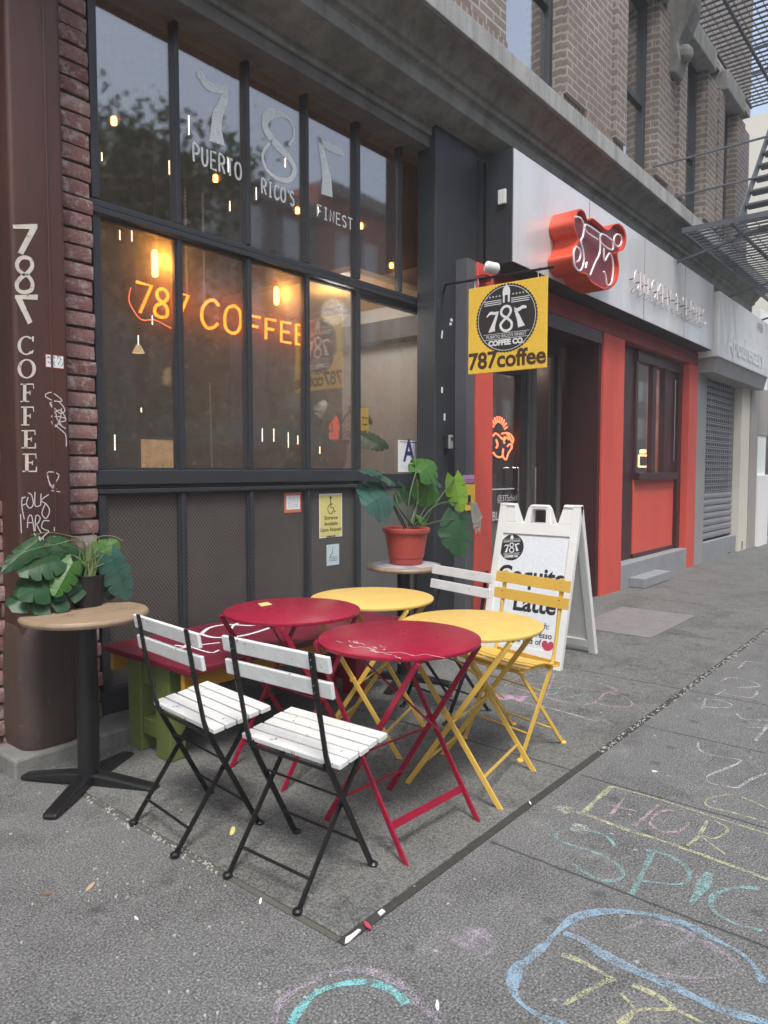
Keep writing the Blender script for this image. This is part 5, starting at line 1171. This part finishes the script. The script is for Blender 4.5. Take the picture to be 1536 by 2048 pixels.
# --- A-frame pavement sign
AF=thing('pavement_sign',(4.63,2.4,0),'white plastic A frame sign advertising a Coquito Latte','sign')
YL,YR=2.712,2.085; XB,XT,HT=4.325,4.615,1.085
slope=Vector((XT-XB,0,HT)); SL=slope.length; sv=slope.normalized(); un=Vector((0,-1,0)); nn_=sv.cross(un)*1
if nn_.x>0: nn_=-nn_
YM=(YL+YR)/2; AW=(YL-YR)
rot=R(3)
def af(u,v,l,back=False):
    if back: p=Vector((2*XT+.01-(XB+sv.x*v),YM-u,sv.z*v)); return p+Vector((-nn_.x,0,nn_.z))*l
    return Vector((XB,YM,0))+un*u+sv*v+nn_*l
def panel(back):
    g=lambda u,v,l:af(u,v,l,back); h=AW/2
    mb=MB(); o=g
    def bx(u0,u1,v0,v1,l0,l1): mb.prism([(u0,v0),(u1,v0),(u1,v1),(u0,v1)],o,l0,l1)
    bx(-h,-h+.055,.0,SL,-.03,.012); bx(h-.055,h,0,SL,-.03,.012); bx(-h+.055,h-.055,.9,.985,-.03,.012); bx(-h+.055,h-.055,.06,.12,-.03,.012)
    # shaped top: two ears and a carrying handle
    for s in(-1,1): mb.prism([(s*h,SL),(s*(h-.055),SL),(s*(h-.055),.985),(s*(h-.15),.985),(s*(h-.125),SL+.0),(s*(h-.0),SL)][::s] if False else [(s*(h-.056),.986),(s*(h-.155),.986),(s*(h-.125),SL),(s*(h-.056),SL)],o,-.035,.010)
    hp=[(-.105,.986),(-.085,SL-.03),(-.065,SL-.005),(.065,SL-.005),(.085,SL-.03),(.105,.986)]; hi=[(-.065,.986),(-.055,SL-.045),(-.045,SL-.035),(.045,SL-.035),(.055,SL-.045),(.065,.986)]
    n=6
    for i in range(n-1): mb.prism([hp[i],hp[i+1],hi[i+1],hi[i]],o,-.03,.008)
    fr_=mb.build('frame' ,M['white'],AF,bevel=.003)
    MB().prism([(-h+.055,.121),(h-.055,.121),(h-.055,.899),(-h+.055,.899)],o,-.015,.002).build('panel',M['white'],AF)
    return fr_
panel(False); panel(True)
gl=MB()
gl.prism([(-h_,v) for h_,v in ((AW/2-.07,.135),(-(AW/2-.07),.135),(-(AW/2-.07),.885),(AW/2-.07,.885))],lambda u,v,l:af(u,v,l),.002,.0035)
M['poster']=plain('poster_white',(.70,.73,.76),.25); gl.build('poster',M['poster'],AF)
emblem(AF,lambda u,v,l:af(-.175+u*math.cos(.12)-v*math.sin(.12),.80+v*math.cos(.12)+u*math.sin(.12),.003+l),.095,True)
mb=MB()
for b_,s_,u0,v0,bo in (('Coquito',.165,.01,.555,.005),('Latte',.168,.06,.365,.005),('with:',.058,.14,.262,.001),('espresso',.058,.125,.200,.001),('& lots of',.056,.055,.150,.001)):
    v_,f_=text(b_,s_,lambda u,v,l:af(u0+u,v0+v,.0045),bold=bo,sx=.95); mb.add(v_,f_)
mb.build('lettering',M['ink'],AF)
hp=[]
for k in range(40):
    a=2*PI*k/40; hp.append((16*math.sin(a)**3,13*math.cos(a)-5*math.cos(2*a)-2*math.cos(3*a)-math.cos(4*a)))
MB().poly([af(.20+u*.0028,.150+v*.0030,.0048) for u,v in hp]).build('heart',M['heart'],AF)

# ================================================================== FIRE ESCAPE
FE=thing('fire_escape',(11,3.1,4.2),'dark iron fire escape with slatted platforms and ladder above the far shop','fire escape')
def platform(z,x0,x1,y0,y1,gap=.075):
    mb=MB(); x=x0
    while x<x1: mb.box(x,x+.036,y0,y1,z,z+.012); x+=gap
    for yy in (y0,(y0+y1)/2,y1-.03): mb.box(x0,x1,yy,yy+.03,z-.03,z-.001)
    for k in range(9):
        yy=y0+(y1-y0)*k/9; mb.box(x0,x1,yy,yy+.008,z+.013,z+.018)
    mb.box(x0-.012,x0,y0,y1,z-.02,z+.04); mb.box(x0,x1,y0-.012,y0,z-.02,z+.04)
    return mb.build('platform',M['escape'],FE)
platform(4.04,8.6,13.4,1.65,2.73,.125); platform(7.1,8.0,12.8,2.2,3.05,.12)
rl=MB()
for z in (4.45,4.85): rl.tube([(8.6,3.08,z),(8.6,1.65,z),(13.4,1.65,z)],.013,6)
for x in [8.6+.9*i for i in range(6)]: rl.tube([(x,1.65,4.04),(x,1.65,4.85)],.010,6)
for z in (7.6,8.0): rl.tube([(8.0,3.0,z),(8.0,2.2,z),(12.8,2.2,z),(12.8,3.05,z)],.014,6)
for x in [8.0+.5*i for i in range(10)]: rl.tube([(x,2.2,7.1),(x,2.2,8.0)],.010,6)
rl.build('railing',M['escape'],FE,smooth=True)
sm=MB(); a=Vector((9.6,1.9,4.1)); b=Vector((12.3,1.9,7.1))
for s in(0,.55): sm.obox(a+Vector((0,s,0)),b+Vector((0,s,0)),.13,.012,(-1,0,1))
for i in range(13):
    p=a.lerp(b,(i+.5)/13); sm.box(p.x-.02,p.x+.17,1.91,2.44,p.z,p.z+.025)
sm.build('stairs',M['escape'],FE)
bk=MB()
for x in (8.8,11,13): bk.obox((x,2.9,3.75),(x,1.8,4.0),.04,.02,(1,0,0))
bk.build('support_bracket',M['escape'],FE)

# ================================================================== NEAR SHUTTER: jars
for i,(px,lb) in enumerate(((1465,'left glass jar on the pavement at the foot of the roller shutter'),(1476,'right glass jar on the pavement by the cream pillar'))):
    c=G(px,1101,.0)
    t=thing('glass_jar',c,lb,'jar'); MB().lathe([(.06,.012),(.068,.02),(.068,.15),(.055,.17),(.055,.185)],c,20).build('body',M['chrome'],t,smooth=True); MB().lathe([(.058,.186),(.058,.205)],c,20).build('lid',M['ink'],t)
p=G(1452,1108); tag(MB().prism([(-.1,-.03),(.05,-.04),(.1,.02),(-.03,.04)],lambda u,v,t:(p.x+u,p.y+v,t),.012,.03).build('rag',M['ink']),'dark scrap lying on the pavement in front of the shutter','litter')
# metal hatch
q=NB('hatch_metal'); g=q.vor(28); c=q.mix(q.noise(6,4),(.20,.20,.20),(.33,.33,.33)); q.base(c); q.rough(.5); q.b.inputs['Metallic'].default_value=.3; q.bump(g.outputs['Distance'],.6,.01); M['hatch']=q.m
hp=[G(x,y) for x,y in((1170,1240),(1310,1281),(1430,1241),(1288,1216))]
tag(MB().prism([(5.62,1.95),(6.75,1.95),(6.75,2.62),(5.62,2.62)],lambda u,v,t:(u,v,t),.0105,.016).build('cellar_hatch',M['hatch'],bevel=.002),'square metal plate set in the pavement before the red pillar','metal plate')
# drip stains / litter
M['dry']=plain('dry_leaf',(.42,.31,.20),.8); M['dry2']=plain('flat_leaf',(.20,.13,.11),.9)
LIT=[('small dry leaf lying left of the slab joint',180,1777,.022,'dry',1),('faint reddish flattened leaf near the left kerb joint',98,1788,.02,'dry2',2),('curled pale wood shaving under the white chair',465,1670,.028,'paperyel',3),('white cigarette end on the slab joint',521,1805,.012,'paper',4),('tiny white scrap near the slab joint on the left',273,1839,.008,'paper',5),('white scrap on the pavement beyond the long joint',1310,1544,.014,'paper',6),('white paper scrap on the long joint near the yellow table leg',1060,1613,.010,'paper',7),('white scrap at the bottom of the picture left of the blue chalk',875,2015,.014,'paper',8),('red and white scrap on the near corner of the slab',735,1860,.018,'heart',9)]
for lb,px,py,r,mt,sd_ in LIT:
    c=G(px,py,.0); z0=.0115 if (c.x>1.40 and c.y>1.30) else .001; rnd=random.Random(sd_)
    a0=rnd.random()*3; k=.35
    poly=[(r*math.cos(R(a))*rnd.uniform(.8,1.1)*(1),k*r*math.sin(R(a))*rnd.uniform(.8,1.1)) for a in range(0,360,45)]
    cc_,ss_=math.cos(a0),math.sin(a0)
    tag(MB().prism(poly,lambda u,v,t:(c.x+u*cc_-v*ss_,c.y+u*ss_+v*cc_,t+(.004*u/r if t>z0 else 0)),z0,z0+.005).build('litter',M[mt]),lb,'litter')

# ================================================================== CHALK
CHK={'yel':mat_chalk('chalk_yellow',(.58,.58,.36),.435),'teal':mat_chalk('chalk_teal',(.30,.50,.50),.44),'blue':mat_chalk('chalk_blue',(.32,.46,.58),.42),'pink':mat_chalk('chalk_pink',(.58,.42,.45),.455),
     'white':mat_chalk('chalk_white',(.60,.60,.62),.45),'pinkf':mat_chalk('chalk_pink_patch',(.60,.38,.52),0.42),'faint':mat_chalk('chalk_faint',(.50,.44,.52),.49),'cyan':mat_chalk('chalk_cyan',(.25,.66,.68),.42),'whites':mat_chalk('chalk_smudge',(.60,.60,.56),0.48)}
def zc(p): return [(836+a/2.194,1300+b/2.194) for a,b in p]
def chalk(name,label,mat,paths,slab=False,blobs=()):
    mb=MB(); k=0
    for p,w_ in paths:
        P_=crv([G(x,y,0) for x,y in p],5)
        z=(.0118 if slab else .0018)+k*.00008; k+=1
        P_=[Vector((q_.x,q_.y,z)) for q_ in P_]; mb.ribbon(P_,[w_*(.95+.9*mnoise.noise(Vector((q_.x*9+k,q_.y*9,k)))) for q_ in P_],(0,0,1))
    for cx_,cy_,r in blobs:
        c=G(cx_,cy_); rnd=random.Random(int(cx_)); z=(.0118 if slab else .0018)+k*.00008; k+=1
        mb.poly([(c.x+r*math.cos(R(a))*rnd.uniform(.7,1.15),c.y+r*math.sin(R(a))*rnd.uniform(.7,1.15),z) for a in range(0,360,24)])
    return tag(mb.build(name,CHK[mat]),label,'chalk drawing')
chalk('chalk_drawing','yellow chalk ruled band with a corner mark on the pavement','yel',[(zc([(850,600),(780,660),(720,715),(640,700)]),.022),(zc([(850,600),(1050,655),(1300,735),(1540,810)]),.012),(zc([(720,715),(860,770),(1160,870),(1540,1010)]),.020)])
chalk('chalk_drawing','pale smudges of white chalk left of the yellow band','whites',[],blobs=[(1130,1620,.035),(1160,1658,.04)])
chalk('chalk_lettering','faint pinkish chalk letters HOR inside the yellow band','pink',[(zc([(905,650),(840,735)]),.012),(zc([(830,680),(940,705),(990,720)]),.014),(zc([(1055,680),(950,775)]),.012),(zc([(1170,735),(1110,705),(1050,720),(1020,765),(1080,800),(1150,795),(1190,760)]),.012)])
chalk('chalk_lettering','yellowish chalk letter R at the right of the band','yel',[(zc([(1270,750),(1230,820),(1180,860)]),.012),(zc([(1300,750),(1360,790),(1300,830),(1240,815),(1350,900)]),.010)])
chalk('chalk_lettering','teal chalk letters SPIC across the pavement','teal',[(zc([(870,875),(840,830),(780,800),(690,790),(620,800),(610,830),(680,860),(800,900),(880,950),(900,990),(850,1015),(770,1000),(680,940)]),.014),
   (zc([(1030,885),(1000,950),(970,1010),(935,1075)]),.018),(zc([(1000,880),(1090,900),(1170,950),(1190,1000),(1150,1030),(1060,1025),(975,1015)]),.014),(zc([(1280,980),(1240,1050),(1200,1115)]),.030),(zc([(1500,1050),(1400,1045),(1310,1070),(1285,1110),(1310,1160),(1400,1205),(1510,1235)]),.014)])
chalk('chalk_drawing','big blue chalk outline curving at the lower right','blue',[(zc([(1520,1465),(1440,1350),(1300,1270),(1150,1200),(1000,1160),(840,1148),(720,1165),(640,1210),(560,1290),(480,1365),(440,1390),(415,1470),(440,1540),(520,1600),(630,1650),(700,1700)]),.026),(zc([(640,1245),(720,1275),(800,1330),(900,1385),(1050,1450),(1180,1510),(1330,1580),(1540,1640)]),.022)])
chalk('chalk_lettering','yellow chalk letters inside the big blue outline','yel',[(zc([(630,1340),(720,1370),(840,1440)]),.016),(zc([(860,1440),(760,1490),(635,1560)]),.020),(zc([(940,1470),(1050,1520),(1110,1560),(1100,1580),(960,1585),(890,1650)]),.018),(zc([(890,1510),(960,1585)]),.012),(zc([(1110,1570),(1250,1640),(1400,1720)]),.012)])
chalk('chalk_drawing','faint violet chalk scrawl inside the big blue outline','faint',[(zc([(900,1230),(1000,1200),(1140,1215),(1200,1260),(1110,1310)]),.02),(zc([(1230,1270),(1330,1330),(1390,1380),(1300,1440),(1050,1430)]),.02),(zc([(700,1200),(680,1250),(740,1290)]),.015)])
chalk('chalk_drawing','faint violet chalk smear left of the blue outline','faint',[(zc([(80,1240),(200,1250),(300,1250)]),.03),(zc([(60,1080),(160,1090)]),.03)],blobs=[(948,1880,.07)])
chalk('chalk_drawing','cyan chalk arc at the bottom of the picture','cyan',[([(580,2048),(600,2020),(630,1988),(680,1970),(740,1966),(790,1985),(812,2010)],.020),])
chalk('chalk_drawing','violet chalk arc outside the cyan arc at the bottom','faint',[([(548,2048),(556,2010),(600,1975),(650,1952),(710,1940),(780,1958),(840,2010),(880,2048)],.022)])
chalk('chalk_drawing','pink chalk rounded outline behind the yellow chair on the slab','pink',[(zc([(380,165),(430,135),(480,115),(560,108),(680,125),(800,155),(870,185),(820,200),(770,240),(690,245),(560,215),(400,165)]),.014),(zc([(830,195),(900,210),(940,240),(920,258),(840,255),(775,240)]),.012),(zc([(600,110),(560,215)]),.01),(zc([(450,150),(850,190)]),.010)],True)
chalk('chalk_drawing','pale teal chalk letters inside the pink outline','teal',[(zc([(560,180),(620,175),(600,200),(560,205)]),.012),(zc([(670,215),(750,200),(720,220)]),.012),(zc([(500,170),(540,190)]),.01)],True)
chalk('chalk_drawing','solid pink chalk patch under the yellow chair','pinkf',[(zc([(290,215),(400,215),(470,225)]),.10)],True)
chalk('chalk_drawing','long white chalk line from the pink patch toward the joint','white',[(zc([(470,240),(600,270),(784,322)]),.016)],True)
chalk('chalk_lettering','white chalk letters at the far right beyond the joint','white',[(zc([(1440,50),(1405,82)]),.014),(zc([(1440,50),(1520,60)]),.014),(zc([(1330,140),(1370,122),(1450,135),(1500,160),(1400,165)]),.014),(zc([(1330,190),(1460,210),(1490,180)]),.014),(zc([(1262,215),(1245,258)]),.016),(zc([(1255,218),(1330,222),(1380,245),(1330,255),(1250,250)]),.014),(zc([(1400,280),(1430,305),(1540,310)]),.012),(zc([(1440,340),(1540,345)]),.012),(zc([(1536,330),(1480,400)]),.014),(zc([(1305,200),(1350,175)]),.010)])
chalk('chalk_drawing','faint pale blue chalk zigzag beyond the joint','white',[(zc([(1230,405),(1235,440),(1300,465),(1400,480),(1410,495),(1330,530),(1270,555),(1280,585),(1340,595),(1400,605),(1460,570),(1536,540)]),.012)])
chalk('chalk_drawing','pale yellow chalk arch above the yellow band','yel',[(zc([(1540,760),(1400,720),(1280,690),(1262,665),(1300,645),(1400,640),(1540,700)]),.009)])

# ================================================================== ACROSS THE STREET (seen in the glass)
def far_building(x0,x1,h,col,lb,awn=None):
    m_=mat_brickwall('far_brick_'+str(int(x0)),col,tuple(c*.8 for c in col),(.3,.28,.26))
    t=thing('row_building',((x0+x1)/2,-18,0),lb,'building'); MB().box(x0,x1,-26,-17,0,h).build('wall',m_,t)
    MB().box(x0-.05,x1+.05,-16.98,-16.5,h-.6,h).build('cornice',M['cornice'],t)
    mb=MB(); n_=int((x1-x0)/2.2); 
    for i in range(n_):
        for j in range(1,int(h/3.2)): 
            xx=x0+1+i*(x1-x0-1)/n_; mb.box(xx,xx+1,-16.99,-16.93,j*3.3+.8,j*3.3+2.6)
    mb.build('window',M['glassdark'],t)
    if awn: MB().prism([(-16.98,3.4),(-15.6,2.7),(-15.6,2.4),(-16.98,2.4)],lambda u,v,t_:(t_,u,v),x0+.5,x1-.5).build('awning',M[awn],t)
far_building(-14,2,11,(.25,.12,.08),'brick row building across the street, left of the tree'); far_building(2,14,13,(.2,.13,.1),'brown row building across the street behind the trees','teal')
far_building(14,24,13.2,(.16,.14,.13),'grey brown row building across the street','teal'); far_building(24,31,14.6,(.42,.13,.09),'reddish brick building across the street'); far_building(31,100,13,(.22,.17,.14),'long tan building down the street, other side','teal')
def tree(x,y,h,r,seed,lb):
    rnd=random.Random(seed); t=thing('street_tree',(x,y,0),lb,'tree','street trees across the road'); mb=MB(); top=Vector((x,y,h*.45))
    mb.tube([(x,y,-.2),(x+.05,y,h*.25),top],[.2,.16,.12],10)
    tips=[]
    for i in range(16):
        a=rnd.random()*6.28; e=rnd.uniform(.1,1.4); q_=top+Vector((math.cos(a)*math.cos(e),math.sin(a)*math.cos(e),math.sin(e)*1.25))*r*rnd.uniform(.6,1); mb.tube([top,top.lerp(q_,.5)+Vector((0,0,.2)),q_],[.08,.05,.02],6); tips.append(q_)
    mb.build('trunk',M['trunk'],t,smooth=True)
    lf=MB()
    for q_ in tips*5:
        cl=q_+Vector((rnd.gauss(0,.5),rnd.gauss(0,.5),rnd.gauss(0,.45)))
        for k in range(70):
            c=cl+Vector((rnd.gauss(0,.28),rnd.gauss(0,.28),rnd.gauss(0,.24))); u=Vector((rnd.gauss(0,1),rnd.gauss(0,1),rnd.gauss(0,1))).normalized()*.07; v_=u.orthogonal().normalized()*.05; lf.add([c-u,c+v_,c+u,c-v_],[(0,1,2,3)])
    lf.build('crown',M['leafd'],t)
tree(7.3,-5.0,9.0,2.6,3,'large leafy street tree across the pavement, reflected in the upper panes'); tree(1.0,-6,8,2.4,4,'leafy street tree behind the camera'); tree(13.5,-12,6.5,1.9,5,'smaller street tree on the far pavement')


# ================================================================== HAZE (added veil of even density, standing in for lens bloom)
hm=bpy.data.materials.new('haze'); hm.use_nodes=True; hn=hm.node_tree; hn.nodes.remove(hn.nodes['Principled BSDF'])
pv_=hn.nodes.new('ShaderNodeVolumePrincipled'); pv_.inputs['Density'].default_value=.004; pv_.inputs['Color'].default_value=(.93,.96,1,1)
hn.links.new(pv_.outputs[0],hn.nodes['Material Output'].inputs['Volume'])
tag(MB().box(-82,112,-82,82,-1.5,16.5).build('haze',hm),kind='stuff',label='thin pale haze filling the street air',cat='haze')
